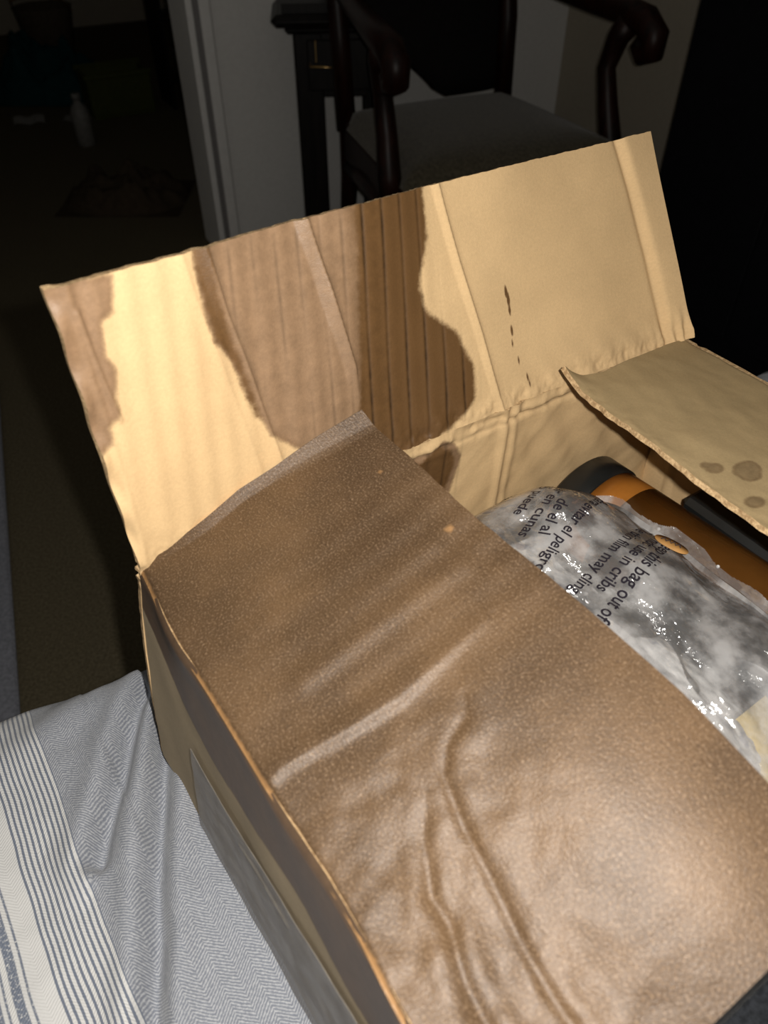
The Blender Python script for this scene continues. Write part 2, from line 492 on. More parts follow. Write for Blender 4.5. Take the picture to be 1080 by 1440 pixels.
class MB:
    """collects shapes in a local frame (origin, x axis, y axis) and links them as one mesh"""
    def __init__(s, org=(0, 0, 0), ex=(1, 0, 0), ey=(0, 1, 0)):
        s.o = np.array(org, float); s.ex = np.array(ex, float); s.ey = np.array(ey, float); s.ez = np.array([0, 0, 1.0])
        s.V = []; s.F = []; s.S = []
    def w(s, p):
        p = np.asarray(p, float).reshape(-1, 3)
        return s.o + p[:, :1] * s.ex + p[:, 1:2] * s.ey + p[:, 2:3] * s.ez
    def add(s, V, F, smooth=False):
        n = len(s.V)
        s.V += s.w(V).tolist()
        s.F += [[i + n for i in f] for f in F]
        s.S += [smooth] * len(F)
        return s
    def bevel_box(s, lo, hi, b=0.004):
        """box with chamfered edges"""
        lo = np.array(lo, float); hi = np.array(hi, float)
        b = min(b, *((hi - lo) / 2.2))
        V = []; key = {}
        for ix in (0, 1):
            for iy in (0, 1):
                for iz in (0, 1):
                    c = np.array([hi[0] if ix else lo[0], hi[1] if iy else lo[1], hi[2] if iz else lo[2]])
                    sg = np.array([-1 if ix else 1, -1 if iy else 1, -1 if iz else 1]) * b
                    for ax in range(3):
                        p = c + sg; p[ax] = c[ax]
                        key[(ix, iy, iz, ax)] = len(V); V.append(p)
        F = []
        for ax in range(3):
            o = [a for a in range(3) if a != ax]
            for sd in (0, 1):
                q = []
                for (a, b2) in ((0, 0), (1, 0), (1, 1), (0, 1)):
                    k = [0, 0, 0]; k[ax] = sd; k[o[0]] = a; k[o[1]] = b2
                    q.append(key[(k[0], k[1], k[2], ax)])
                F.append(q)
            for a in (0, 1):
                for c in (0, 1):
                    k0 = [0, 0, 0]; k1 = [0, 0, 0]
                    k0[o[0]] = k1[o[0]] = a; k0[o[1]] = k1[o[1]] = c; k1[ax] = 1
                    F.append([key[(*k0, o[0])], key[(*k1, o[0])], key[(*k1, o[1])], key[(*k0, o[1])]])
        for ix in (0, 1):
            for iy in (0, 1):
                for iz in (0, 1):
                    F.append([key[(ix, iy, iz, a)] for a in range(3)])
        V = np.array(V); ctr = (lo + hi) / 2
        G = []
        for f in F:
            c = V[f]; n = np.cross(c[1] - c[0], c[2] - c[0])
            G.append(f if n @ (c.mean(0) - ctr) > 0 else f[::-1])
        return s.add(V, G)
    def tube(s, pts, rad, seg=12, flat=1.0, up=(0, 0, 1)):
        pts = np.array(pts, float); n = len(pts)
        rad = np.full(n, rad) if np.isscalar(rad) else np.array(rad, float)
        V = []
        for i in range(n):
            tg = pts[min(i + 1, n - 1)] - pts[max(i - 1, 0)]
            tg = tg / np.linalg.norm(tg)
            a = np.cross(tg, np.array(up, float))
            if np.linalg.norm(a) < 1e-3: a = np.cross(tg, [1.0, 0, 0])
            a /= np.linalg.norm(a); b = np.cross(a, tg)
            for k in range(seg):
                an = 2 * math.pi * k / seg
                V.append(pts[i] + rad[i] * (math.cos(an) * a + flat * math.sin(an) * b))
        F = []
        for i in range(n - 1):
            for k in range(seg):
                F.append([i * seg + k, (i + 1) * seg + k, (i + 1) * seg + (k + 1) % seg, i * seg + (k + 1) % seg])
        F.append(list(range(seg))); F.append([(n - 1) * seg + k for k in range(seg)][::-1])
        return s.add(V, F, True)
    def lathe(s, org, axis, prof, seg=32):
        """prof: (distance along axis, radius)"""
        ax = np.array(axis, float); ax /= np.linalg.norm(ax)
        a = np.cross(ax, [0, 0, 1.0])
        if np.linalg.norm(a) < 1e-3: a = np.array([1.0, 0, 0])
        a /= np.linalg.norm(a); b = np.cross(ax, a)
        V = []
        for d, r in prof:
            for k in range(seg):
                an = 2 * math.pi * k / seg
                V.append(np.array(org) + ax * d + r * (math.cos(an) * a + math.sin(an) * b))
        F = []; n = len(prof)
        for i in range(n - 1):
            for k in range(seg):
                F.append([i * seg + k, i * seg + (k + 1) % seg, (i + 1) * seg + (k + 1) % seg, (i + 1) * seg + k])
        F.append(list(range(seg))[::-1]); F.append([(n - 1) * seg + k for k in range(seg)])
        return s.add(V, F, True)
    def prism(s, poly, z0, z1):
        n = len(poly)
        V = [(x, y, z0) for x, y in poly] + [(x, y, z1) for x, y in poly]
        F = [list(range(n))[::-1], [n + i for i in range(n)]] + [[i, (i + 1) % n, n + (i + 1) % n, n + i] for i in range(n)]
        return s.add(V, F)
    def build(s, name, mat, parent=None, loc=None):
        return mesh_obj(name, s.V, s.F, mat, parent, loc, None, s.S)

# ------------------------------------------------------------------ the box frame: corner A of the opening, u along the back edge, v towards the viewer, w up
ZT = 0.712
A = np.array([-0.12338, 0.26507, ZT])
U = np.array([0.83277, 0.55362, 0.0]); Vv = np.array([0.55362, -0.83277, 0.0]); Z = np.array([0, 0, 1.0])
L = 0.4105; W = 0.29; HB = 0.16
def bx(u, v, w):
    u = np.asarray(u, float)[..., None]; v = np.asarray(v, float)[..., None]; w = np.asarray(w, float)[..., None]
    return A + u * U + v * Vv + w * Z

# ------------------------------------------------------------------ the room: corner behind the chair, e1 along the back wall, e2 into the room
CN = np.array([0.558, 2.75, 0.0])
E1 = np.array([0.8793, 0.4763, 0.0]); E2 = np.array([0.4763, -0.8793, 0.0])
def room(): return MB(CN, E1, -E2)       # local x = along wall, local y = beyond the wall
def struct(name, lo, hi, mat, b=0.002):
    m = room(); m.bevel_box(lo, hi, b)
    return tag(m.build(name, mat), kind='structure')

struct('floor', (-4.2, -4.4, -0.1), (0.8, 3.4, 0.0), M['floor'])
struct('ceiling', (-4.2, -4.4, 2.5), (0.8, 3.4, 2.6), M['wall'])
m = room()
m.bevel_box((-1.155, 0, 0), (0.12, 0.12, 2.5), 0.002)
m.bevel_box((-4.2, 0, 0), (-2.4, 0.12, 2.5), 0.002)
m.bevel_box((-2.4, 0, 2.06), (-1.155, 0.12, 2.5), 0.002)
tag(m.build('wall_back', M['wall']), kind='structure')
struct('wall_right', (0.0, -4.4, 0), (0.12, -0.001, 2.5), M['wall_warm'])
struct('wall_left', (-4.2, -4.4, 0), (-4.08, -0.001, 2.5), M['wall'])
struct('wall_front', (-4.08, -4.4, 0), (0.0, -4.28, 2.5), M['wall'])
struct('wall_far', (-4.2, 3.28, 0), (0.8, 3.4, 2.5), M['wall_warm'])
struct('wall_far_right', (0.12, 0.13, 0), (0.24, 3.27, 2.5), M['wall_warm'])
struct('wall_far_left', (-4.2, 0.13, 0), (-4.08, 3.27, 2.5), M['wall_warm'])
struct('baseboard_right', (-0.014, -4.2, 0), (-0.0005, -0.016, 0.11), M['trim'], 0.004)
# door casing at the end of the back wall: two beads with a dark groove between
m = room()
m.bevel_box((-1.185, -0.024, 0), (-1.168, 0.13, 2.09), 0.003)
m.bevel_box((-1.150, -0.020, 0), (-1.120, -0.0005, 2.09), 0.006)
tag(m.build('trim_1', M['trim']), kind='structure')
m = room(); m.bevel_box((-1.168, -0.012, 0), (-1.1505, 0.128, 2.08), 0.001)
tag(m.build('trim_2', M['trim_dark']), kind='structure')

# ------------------------------------------------------------------ bed, rug
def bedmb(): return MB(A + Z * (-ZT), U, Vv)
bed = thing('bed', tuple(A + U * 0.05 + Vv * 0.6 - Z * ZT), 'low bed with a white mattress under the grey striped blanket', 'bed')
m = bedmb(); m.bevel_box((-0.52, -0.035, 0.26), (0.66, 1.6, 0.535), 0.03); m.build('mattress', M['mattress'], bed)
m = bedmb(); m.bevel_box((-0.50, -0.02, 0.10), (0.64, 1.58, 0.258), 0.008); m.build('bed_base', M['ebony'], bed)
for x in (-0.46, 0.54):
    for y in (0.03, 1.48):
        m = bedmb(); m.bevel_box((x, y, 0.0), (x + 0.06, y + 0.06, 0.10), 0.004); m.build('leg', M['ebony'], bed)

m = MB((-0.54, 0.638, 0), (-0.374, 0.927, 0), (-0.927, -0.374, 0))
m.bevel_box((-0.05, 0.0, 0.0), (0.95, 0.75, 0.012), 0.004)
tag(m.build('rug', M['rug']), 'flat grey-blue rug on the floor at the left, beyond the bed edge', 'rug')

# ------------------------------------------------------------------ blanket
ZB = -HB - 0.001
VAL1 = [(-0.004, -0.066), (-0.0191, -0.0474), (-0.0362, -0.0235), (-0.0497, 0.0), (-0.0643, 0.0203), (-0.0771, 0.0406)]
VAL2 = [(-0.008, -0.03), (-0.0163, -0.0102), (-0.0388, 0.0373), (-0.0537, 0.0695), (-0.0645, 0.0992), (-0.0762, 0.1243), (-0.09, 0.16)]
def make_blanket():
    us = np.unique(np.concatenate([np.linspace(-0.56, -0.28, 24), np.linspace(-0.28, 0.02, 200), np.linspace(0.02, 0.70, 60)]))
    # arc parameter q from the hem hanging over the bed end up to the top and along the bed
    qs = np.unique(np.concatenate([np.linspace(-0.42, -0.12, 20), np.linspace(-0.12, 0.25, 230), np.linspace(0.25, 1.55, 60)]))
    u, q = np.meshgrid(us, qs, indexing='ij')
    v0 = np.full_like(u, -0.052)
    R = np.clip(0.035 - 0.25 * u, 0.035, 0.085)
    x = v0 - q                      # how far past the start of the edge
    th = np.clip(x / R, 0, math.pi / 2 * 0.96)
    drop = np.where(x > 0, R * (1 - np.cos(th)), 0.0)
    out = np.where(x > 0, R * np.sin(th), 0.0)
    rest = np.maximum(x - R * math.pi / 2 * 0.96, 0)
    drop = drop + rest * 0.995
    out = out + rest * 0.03
    v = np.where(x > 0, v0 - out, q)
    z = ZB - drop
    near = sig(0.02 - u, 0.01)      # folds fade under the box
    d1, s1 = line_d(VAL1, u, q); d2, s2 = line_d(VAL2, u, q)
    fold = -0.013 * gauss(d1, 0.0065) + 0.0060 * gauss(s1 - 0.013, 0.010) * (d1 < 0.03) - 0.013 * gauss(d2, 0.0065) + 0.0060 * gauss(np.abs(s2) - 0.013, 0.009) * (d2 < 0.03)
    fold += 0.0022 * np.sin((u * 0.7 + q * 1.1) * 95) * gauss(q + 0.075, 0.03)
    fold += 0.0016 * vnoise(u, q, 22, 3, 3.1) + 0.004 * vnoise(u, q, 6, 2, 9.0) * (u < -0.05)
    fold *= sig(-0.004 - u, 0.004) + 0.0
    # hanging pleats
    v = v - 0.012 * np.clip(drop / 0.2, 0, 1) * np.sin(u * 46)
    # blanket dips a little under the weight, rises away from the box on the left
    z = z + fold + 0.012 * np.clip((-u - 0.10) / 0.2, 0, 1) * sig(q + 0.03, 0.02)
    z = np.where((u > -0.01), ZB - drop, z)
    p = bx(u, v, z)
    nu, nv = u.shape
    n = np.cross(np.gradient(p, axis=0), np.gradient(p, axis=1))
    n /= np.linalg.norm(n, axis=-1, keepdims=True)
    if n[100, 100, 2] < 0: n = -n
    lower = p - n * 0.0015
    N = nu * nv
    idx = np.arange(N).reshape(nu, nv)
    loop = np.concatenate([idx[:-1, 0], idx[-1, :-1], idx[:0:-1, -1], idx[0, :0:-1]])
    nx = np.roll(loop, -1)
    F = np.concatenate([grid_faces(nu, nv, 0, True), grid_faces(nu, nv, N), np.stack([loop, nx, nx + N, loop + N], -1)])
    V = np.concatenate([p.reshape(-1, 3), lower.reshape(-1, 3)])
    cs = np.stack([u, q, np.zeros_like(u)], -1).reshape(-1, 3)
    o = mesh_obj('blanket', V, F.tolist(), M['blanket'], attrs={'sm': np.concatenate([cs, cs])})
    return tag(o, 'grey herringbone cotton blanket with white and blue stripes, spread on the bed under the box', 'blanket')
make_blanket()

# ------------------------------------------------------------------ the cardboard box
box = thing('cardboard_box', tuple(bx(L / 2, W / 2, -HB)), 'open cardboard box, water-stained, with one dark damp flap folded over it', 'box')
BE = [M['board'], M['edge']]

FAv = 0.148 * (math.cos(math.radians(85.6)) * -Vv + math.sin(math.radians(85.6)) * Z)
GHv = 0.1416 * (math.cos(math.radians(57)) * -Vv + math.sin(math.radians(57)) * Z)
BW = 0.006
def hinge_left(s):
    ks = [-0.02, 0, 0.0426, 0.0783, 0.1127, 0.1411, 0.175, 0.2, 0.234, 0.29, 0.31]
    kv = [0, 0, -0.004, -0.0022, -0.0015, -0.0012, 0, 0.001, -0.002, 0, 0]
    return sum(np.interp(s + dx, ks, kv) for dx in (-0.015, -0.010, -0.005, 0, 0.005, 0.010, 0.015)) / 7.0
def hinge_back(s): return bx(s, -BW * 4 * (s / L) * (1 - s / L), np.zeros_like(s))
def P_back(s, t):
    k = (s / L)[..., None]
    rag = 0.0002 * np.sin(s * 310) * np.sin(s * 97 + 1) + 0.00008 * np.sin(s * 900)
    tt = (t * (1 + rag / 0.145 * (t / 0.145) ** 6) / 0.145)[..., None]
    return hinge_back(s) + tt * ((1 - k) * FAv + k * GHv)
S1 = [(-0.004, 0.15), (0.028, 0.1445), (0.024, 0.1292), (0.018, 0.1273), (0.0153, 0.113), (0.018, 0.1054), (0.0137, 0.0933), (0.0138, 0.0855), (0.0074, 0.0809), (0.0061, 0.0729), (-0.004, 0.0698)]
S2 = [(0.064, 0.15), (0.0632, 0.1205), (0.0652, 0.1027), (0.0718, 0.0896), (0.0749, 0.0771), (0.079, 0.062), (0.0846, 0.044), (0.0918, 0.0366), (0.1071, 0.0221), (0.1422, -0.003), (0.17, 0.02), (0.175, 0.15)]
S3 = [(0.159, 0.15), (0.2073, 0.15), (0.2056, 0.1199), (0.1944, 0.0948), (0.1967, 0.0785), (0.2154, 0.0614), (0.2249, 0.0357), (0.223, 0.015), (0.2084, 0.0046), (0.1768, -0.0068), (0.1422, -0.004), (0.1398, 0.0315), (0.1474, 0.0677)]
S2d = [(0.0643, 0.15), (0.0726, 0.15), (0.0727, 0.1177), (0.0784, 0.0834), (0.0824, 0.0542), (0.078, 0.0565), (0.0718, 0.0896), (0.0652, 0.1027), (0.0632, 0.1205)]
R1 = [(0.1268, 0.148), (0.1317, 0.1225), (0.1370, 0.093), (0.1420, 0.0622)]
R2 = [(0.2179, 0.147), (0.2252, 0.0993), (0.2338, 0.0536), (0.2424, 0.0)]
R3 = [(0.3808, 0.148), (0.3872, 0.1099), (0.3922, 0.0649), (0.3949, 0.0)]
R4 = [(0.0705, 0.146), (0.0744, 0.1145), (0.0812, 0.0757), (0.0880, 0.027)]
R5 = [(0.0093, 0.1337), (0.01, 0.1165), (0.0108, 0.1014), (0.0125, 0.0831)]
def flutes(s, t):
    ph = (s - 0.109 * t) / 0.0133 - 0.0
    f = ph - np.floor(ph)
    return f
def relief_back(s, t):
    h = np.zeros_like(s)
    def ramp(R, wdt, amp, fade=1.0):
        r = np.interp(t, [p[1] for p in R[::-1]], [p[0] for p in R[::-1]])
        x = s - r
        return amp * fade * np.where(x < 0, np.clip(1 + x / wdt, 0, 1), np.exp(-np.clip(x, 0, 1) / 0.0014))
    h += ramp(R1, 0.0064, 0.0039, sig(t - 0.060, 0.006))
    h += ramp(R2, 0.0050, 0.0022)
    d, sd = line_d(R3, s, t)
    r = np.interp(t, [p[1] for p in R3[::-1]], [p[0] for p in R3[::-1]])
    x = s - r
    h += 0.0035 * sig(x, 0.0012) + np.clip(x, 0, 1) * 0.10 - 0.0015 * gauss(x + 0.003, 0.003)
    h += ramp(R4, 0.0055, 0.0022, sig(t - 0.02, 0.01)) + ramp([(x - 0.012, y) for x, y in R4], 0.004, 0.0006)
    d, sd = line_d(R5, s, t); h += 0.0012 * gauss(d, 0.0012)
    h += 0.0009 * gauss(s - 0.004 - 0.03 * t, 0.002)
    f = flutes(s, t)
    left = sig(0.125 - s, 0.01)
    mid = sig(s - 0.118, 0.006) * sig(0.205 - s, 0.006)
    h += 0.00032 * left * np.sin(2 * np.pi * f) + 0.00022 * mid * np.sin(2 * np.pi * f)
    wetline = sig(poly_sd(S3, s, t), 0.002)
    g = np.minimum(f, 1 - f) * 0.0133
    h -= 0.0004 * gauss(g, 0.0009) * np.clip(wetline + 0.45 * mid, 0, 1)
    h += 0.0012 * np.sin(s * 61 + 0.7) * np.sin(t * 30 + 0.5)
    h += 0.0013 * gauss(t - 0.004, 0.008) * vnoise(s, t, 110, 3, 7.1) + 0.0006 * gauss(t, 0.02) * np.sin(s * 260 + t * 180)
    # frayed left edge and gathered corner near the hinge on the right
    h += 0.002 * gauss(s, 0.004) * np.sin(t * 210)
    cr = gauss(s - L, 0.022) * gauss(t, 0.014)
    h += 0.0018 * cr * np.sin(s * 800) 
    return h
def spots(pts, r, fat=1.6):
    def fn(s, t):
        o = np.full(s.shape, -1.0)
        for a, b, k in pts:
            o = np.maximum(o, r * k - np.hypot((s - a) * fat, t - b))
        return o
    return fn
drip = spots([(0.2592, 0.0735, 1.0), (0.2603, 0.068, 1.1), (0.2603, 0.061, 0.8), (0.2598, 0.048, 0.8), (0.2588, 0.040, 0.6), (0.262, 0.028, 0.6), (0.2669, 0.0149, 0.7), (0.2676, 0.010, 0.5)], 0.0040, 3.6)
def crease_back(s, t):
    f = flutes(s, t); g = np.minimum(f, 1 - f) * 0.0133
    k = np.floor((s - 0.109 * t) / 0.0133 + 0.5)
    on = 0.5 + 0.5 * np.sin(k * 2.4 + t * 55 + np.sin(k * 5.1) * 3)
    w3 = sig(poly_sd(S3, s, t), 0.002); mid = sig(poly_sd(S2, s, t) - 0.008, 0.002) * sig(0.205 - s, 0.004)
    a = gauss(g, 0.0009) * np.clip(1.1 * w3 * (0.45 + 0.55 * on) + 0.5 * mid * on, 0, 1)
    return a
sheet('flap', P_back, np.linspace(0, L, 560), np.linspace(0, 0.145, 120), 0.0032, BE, box, 1, relief_back,
      {'wet': lambda s, t: np.maximum(np.maximum(poly_sd(S1, s, t), poly_sd(S2, s, t)), drip(s, t)),
       'soaked': lambda s, t: np.maximum(np.maximum(poly_sd(S3, s, t), poly_sd(S2d, s, t) - 0.0006), drip(s, t) - 0.001),
       'crease': crease_back,
       'gloss': lambda s, t: (lambda x: sig(x + 0.0072, 0.0006) * sig(-0.0002 - x, 0.0004))(s - np.interp(t, [p[1] for p in R1[::-1]], [p[0] for p in R1[::-1]])) * sig(t - 0.058, 0.004)
                + 0.7 * (lambda x: sig(x + 0.006, 0.0008) * sig(-0.0002 - x, 0.0004))(s - np.interp(t, [p[1] for p in R4[::-1]], [p[0] for p in R4[::-1]]) - 0.004) * sig(t - 0.05, 0.01),
       'damp': lambda s, t: 0.8 * sig(s - 0.147 + 0.1 * (0.1 - t), 0.006) * (s > 0.06) + 0.35 * gauss(s, 0.012)})
o = box.children[-1]; o['label'] = 'upright back flap, tan inside with brown water stains'

# dark damp flap, folded in over the opening
TD = math.radians(16.4)
RID = [([(0.0981, 0.0511), (0.0943, 0.1178)], 0.0009, 0.0045), ([(0.1113, 0.0355), (0.1126, 0.1202)], 0.0012, 0.0045), ([(0.080, 0.05), (0.078, 0.12)], 0.0006, 0.004)]
C0 = [(0.1388, -0.001), (0.1372, 0.0095), (0.1387, 0.0226), (0.1416, 0.0384), (0.1444, 0.0616), (0.1422, 0.0855), (0.1393, 0.11)]
C1 = [(0.160, 0.082), (0.1673, 0.077), (0.1718, 0.0646), (0.1793, 0.0564), (0.1954, 0.0515), (0.2166, 0.0476), (0.2359, 0.044), (0.2527, 0.0414), (0.2655, 0.0415), (0.285, 0.041)]
C2 = [(0.180, 0.048), (0.1931, 0.0367), (0.2098, 0.0276), (0.2206, 0.0272), (0.2372, 0.0218), (0.2502, 0.0201), (0.28, 0.019)]
LIP = [(0.0005, 0.0), (0.0014, 0.0107), (0.0022, 0.0386), (0.0015, 0.0612), (0.002, 0.0874), (0.0045, 0.1135), (0.0068, 0.143)]
def P_dark(s, t):
    bow = np.interp(t, [0, 0.011, 0.0407, 0.0641, 0.0905, 0.1176, 0.145], [0, -0.0013, -0.0021, -0.0048, -0.0032, -0.0021, 0.0003])
    sag = -0.0035 * np.sin(np.pi * s / W * 1.0) * (t / 0.143) ** 2 * 0
    fe = np.interp(s, [0, 0.043, 0.09, 0.136, 0.177, 0.213, 0.25, 0.29], [0.1416, 0.1429, 0.1424, 0.1450, 0.1464, 0.1475, 0.1462, 0.144]) / 0.143
    tt = t * fe
    he = hinge_left(s) * gauss(t, 0.02)
    ss = s + bow * np.clip(1 - s / 0.02, 0, 1)
    return bx(tt * math.cos(TD) + he, ss, tt * math.sin(TD) + sag)
def relief_dark(s, t):
    h = np.zeros_like(s)
    for pts, a, wd in RID:
        d, sd = line_d(pts, s, t); h += 1.5 * a * gauss(d, wd * 1.4)
    # arched towards the viewer's end, slightly S-shaped across
    x = np.clip(s - 0.165, 0, 1)
    far = np.clip(t / 0.05, 0, 1)
    h -= 1.05 * x ** 2 * far
    h -= 0.0045 * np.sin(2 * np.pi * t / 0.143) * sig(s - 0.185, 0.014)
    d, sd = line_d(C0, s, t)
    fade = sig(0.100 - t, 0.014) * sig(t - 0.002, 0.004)
    h += (0.0024 * gauss(d, 0.0085) * (sd > 0) + 0.0024 * gauss(d, 0.0030) * (sd <= 0)) * fade
    d, sd = line_d(C1, s, t); amp = sig(s - 0.165, 0.010)
    h -= 0.0014 * gauss(d, 0.0022) * amp
    h += 0.0014 * gauss(sd - 0.007, 0.006) * (d < 0.03) * amp
    d, sd = line_d(C2, s, t); amp = sig(s - 0.19, 0.010)
    h -= 0.0013 * gauss(d, 0.0022) * amp
    h += 0.0011 * gauss(np.abs(sd) - 0.006, 0.004) * (d < 0.02) * amp
    zone = sig(s - 0.15, 0.012) * sig(0.080 - t, 0.012)
    h += 0.00095 * vnoise(s, t, 75, 2, 1.3) * zone + 0.0010 * vnoise(s, t, 34, 2, 5.1) * zone
    h += 0.0005 * np.sin(2 * np.pi * s / 0.0175 + 0.8) * sig(0.135 - s, 0.02) * sig(s - 0.05, 0.015) * sig(t - 0.03, 0.012)
    h += 0.0010 * vnoise(s, t, 14, 2, 8.8)
    # lip curled up along the far end
    r = np.interp(t, [p[1] for p in LIP], [p[0] for p in LIP])
    x = np.clip(r + 0.003 - s, 0, 1)
    h += x * 0.9 * np.interp(t, [0, 0.03, 0.065, 0.11, 0.143], [0.0, 0.5, 1.0, 0.9, 0.8])
    h += 0.0006 * gauss(s - r - 0.003, 0.0012) * sig(t - 0.08, 0.01)
    # worn fold along the hinge rounds off
    h -= 0.0022 * gauss(t, 0.0022)
    h += 0.00025 * vnoise(s, t, 300, 3, 2.2) * gauss(t, 0.004)
    return h
ss_d = np.unique(np.concatenate([np.linspace(0, 0.014, 30), np.linspace(0.014, W, 330)]))
tt_d = np.unique(np.concatenate([np.linspace(0, 0.008, 14), np.linspace(0.008, 0.143, 170)]))
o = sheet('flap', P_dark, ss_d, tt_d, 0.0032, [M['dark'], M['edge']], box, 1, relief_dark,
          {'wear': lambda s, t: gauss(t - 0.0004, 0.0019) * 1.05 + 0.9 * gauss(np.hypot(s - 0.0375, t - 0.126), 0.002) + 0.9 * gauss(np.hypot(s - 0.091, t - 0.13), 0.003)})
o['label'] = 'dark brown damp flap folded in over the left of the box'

# right flap, leaning in over the contents with a frayed, curled free edge
def P_rflap(s, t):
    an = np.radians(11 - 5 * s / W)
    s0 = 0.019 * np.clip(t / 0.11, 0, 1) ** 1.3
    se = s0 + s * (1 - s0 / W)
    curl = np.clip(0.034 - se, 0, 1) / 0.02 * np.clip((t - 0.126) / 0.02, 0, 1) ** 2
    d = t + 0.0004 * np.sin(s * 420) * np.sin(s * 130) * (t / 0.145) ** 8
    return bx(L - d * np.cos(an) + curl * 0.004, se - curl * 0.006, d * np.sin(an) + curl * 0.008)
def relief_rflap(s, t):
    return 0.0009 * vnoise(s, t, 26, 3, 4.4) - 0.0022 * gauss(t, 0.003) + 0.0007 * gauss(t - 0.142, 0.003) * vnoise(s, t, 140, 2, 6.6)
oil = spots([(0.1178, 0.1104, 1.5), (0.1205, 0.1115, 1.3), (0.1392, 0.1321, 1.0), (0.108, 0.128, 0.9), (0.104, 0.131, 0.6)], 0.0075)
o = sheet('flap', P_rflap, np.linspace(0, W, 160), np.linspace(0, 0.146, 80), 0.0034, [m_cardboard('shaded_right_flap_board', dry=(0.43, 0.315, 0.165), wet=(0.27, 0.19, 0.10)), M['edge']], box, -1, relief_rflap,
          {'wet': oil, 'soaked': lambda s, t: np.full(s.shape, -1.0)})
o['label'] = 'right flap leaning in over the contents, free edge frayed and curled'

# front flap hangs down outside the front wall
def P_fflap(s, t): return bx(s, np.full_like(s, W - 0.0018), -0.006 - t)
sheet('flap', P_fflap, np.linspace(0.003, L - 0.003, 30), np.linspace(0, 0.143, 12), 0.003, [M['board'], M['edge']], box, -1, lambda s, t: 0.0008 * np.sin(s * 60),
      {'wet': lambda s, t: np.full(s.shape, -1.0), 'soaked': lambda s, t: np.full(s.shape, -1.0)})

# walls
NEG = lambda s, t: np.full(s.shape, -1.0)
LWST = [(-0.02, -0.02), (-0.02, 0.028), (-0.0025, 0.0296), (0.0216, 0.0449), (0.0458, 0.0594), (0.0779, 0.0621), (0.1138, 0.0568), (0.1403, 0.0489), (0.1647, 0.0477), (0.2088, 0.055), (0.32, 0.06), (0.32, -0.02)]
def out_left(s, t):
    a = s / W; b = t / HB
    return -(0.02 - 0.012 * a) * b
def P_lwall(s, t):
    he = hinge_left(s) * gauss(t, 0.02)
    bul = 0.010 * np.sin(np.pi * np.clip(t / HB, 0, 1)) * np.clip(1 - s / 0.12, 0, 1) ** 2
    lift = np.interp(s, [0, 0.0098, 0.0595, 0.1161, 0.1571, 0.1871, 0.29], [0, 0, 0, -0.006, -0.004, -0.010, -0.012]) * (t / HB) * 0
    return bx(out_left(s, t) + he, s - bul, -t - lift)
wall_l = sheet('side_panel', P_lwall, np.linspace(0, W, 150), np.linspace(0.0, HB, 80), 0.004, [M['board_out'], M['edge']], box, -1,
               lambda s, t: 0.0012 * vnoise(s, t, 18, 2, 7.7) - 0.0022 * gauss(t, 0.0022),
               {'wet': lambda s, t: poly_sd(LWST, s, t), 'soaked': NEG})
wall_l['label'] = 'left outer side, grey-tan with a dark damp band along the top'
def P_bwall(s, t):
    d = hinge_back(s) - Z * t[..., None]
    b = (t / HB)
    bul = -0.010 * np.sin(np.pi * b) * np.clip(1 - s / 0.15, 0, 1) ** 2
    off = -(0.02) * b * np.clip(1 - s / L, 0, 1)
    return d + Vv * bul[..., None] + U * off[..., None]
BWST = [(0.155, 0.006), (0.180, 0.010), (0.196, 0.004), (0.207, 0.012), (0.213, 0.024), (0.209, 0.045), (0.203, 0.075), (0.185, 0.11), (0.150, 0.11), (0.14, 0.03)]
def relief_bwall(s, t):
    f = (s / 0.0133) % 1.0
    g = np.minimum(f, 1 - f) * 0.0133
    wl = sig(poly_sd(BWST, s, t), 0.003)
    h = -0.0004 * gauss(g, 0.0009) * wl
    h += 0.0022 * gauss(t - 0.006, 0.003) * np.sin(s * 70 + 1) - 0.0018 * gauss(t - 0.011, 0.0018)
    h += 0.0025 * gauss(s - 0.2465 - 0.02 * t, 0.003) + 0.0016 * gauss(s - 0.255 - 0.02 * t, 0.003)
    h += 0.0016 * gauss(t - 0.006, 0.010) * vnoise(s, t, 110, 3, 2.1)
    h += 0.0012 * vnoise(s + 0.6 * t, t, 24, 3, 1.9)
    h += 0.0010 * np.sin((s - 0.5 * t) * 190) * sig(s - 0.26, 0.01)
    return h
o = sheet('side_panel', P_bwall, np.linspace(0, L, 260), np.linspace(0.0, HB, 90), 0.004, BE, box, -1, relief_bwall,
          {'wet': lambda s, t: poly_sd(BWST, s, t), 'soaked': lambda s, t: poly_sd(BWST, s, t) - 0.004,
           'crease': lambda s, t: 0.8 * gauss(np.minimum((s / 0.0133) % 1, 1 - (s / 0.0133) % 1) * 0.0133, 0.0008) * sig(poly_sd(BWST, s, t) + 0.002, 0.003) + 0.5 * gauss(t - 0.0105, 0.0008) * (0.5 + 0.5 * np.sin(s * 90))})
def P_rwall(s, t): return bx(np.full_like(s, L), s, -t)
o = sheet('side_panel', P_rwall, np.linspace(0, W, 130), np.linspace(0.0, HB, 60), 0.004, BE, box, -1 if False else 1,
          lambda s, t: 0.0014 * vnoise(s, t, 20, 3, 2.7) - 0.0022 * gauss(s - 0.012 - 0.1 * t, 0.002), {'wet': NEG, 'soaked': NEG})
def P_fwall(s, t): return bx(s, np.full_like(s, W - 0.006), -0.004 - t * 0.975)
sheet('side_panel', P_fwall, np.linspace(0, L, 40), np.linspace(0.0, HB, 20), 0.004, BE, box, 1,
      lambda s, t: 0.0005 * np.sin(s * 50), {'wet': NEG, 'soaked': NEG})
def P_bot(s, t): return bx(s - 0.016 * (1 - t / W * 0.5) * np.clip(1 - s / L, 0, 1), t, np.full_like(s, -HB + 0.004))
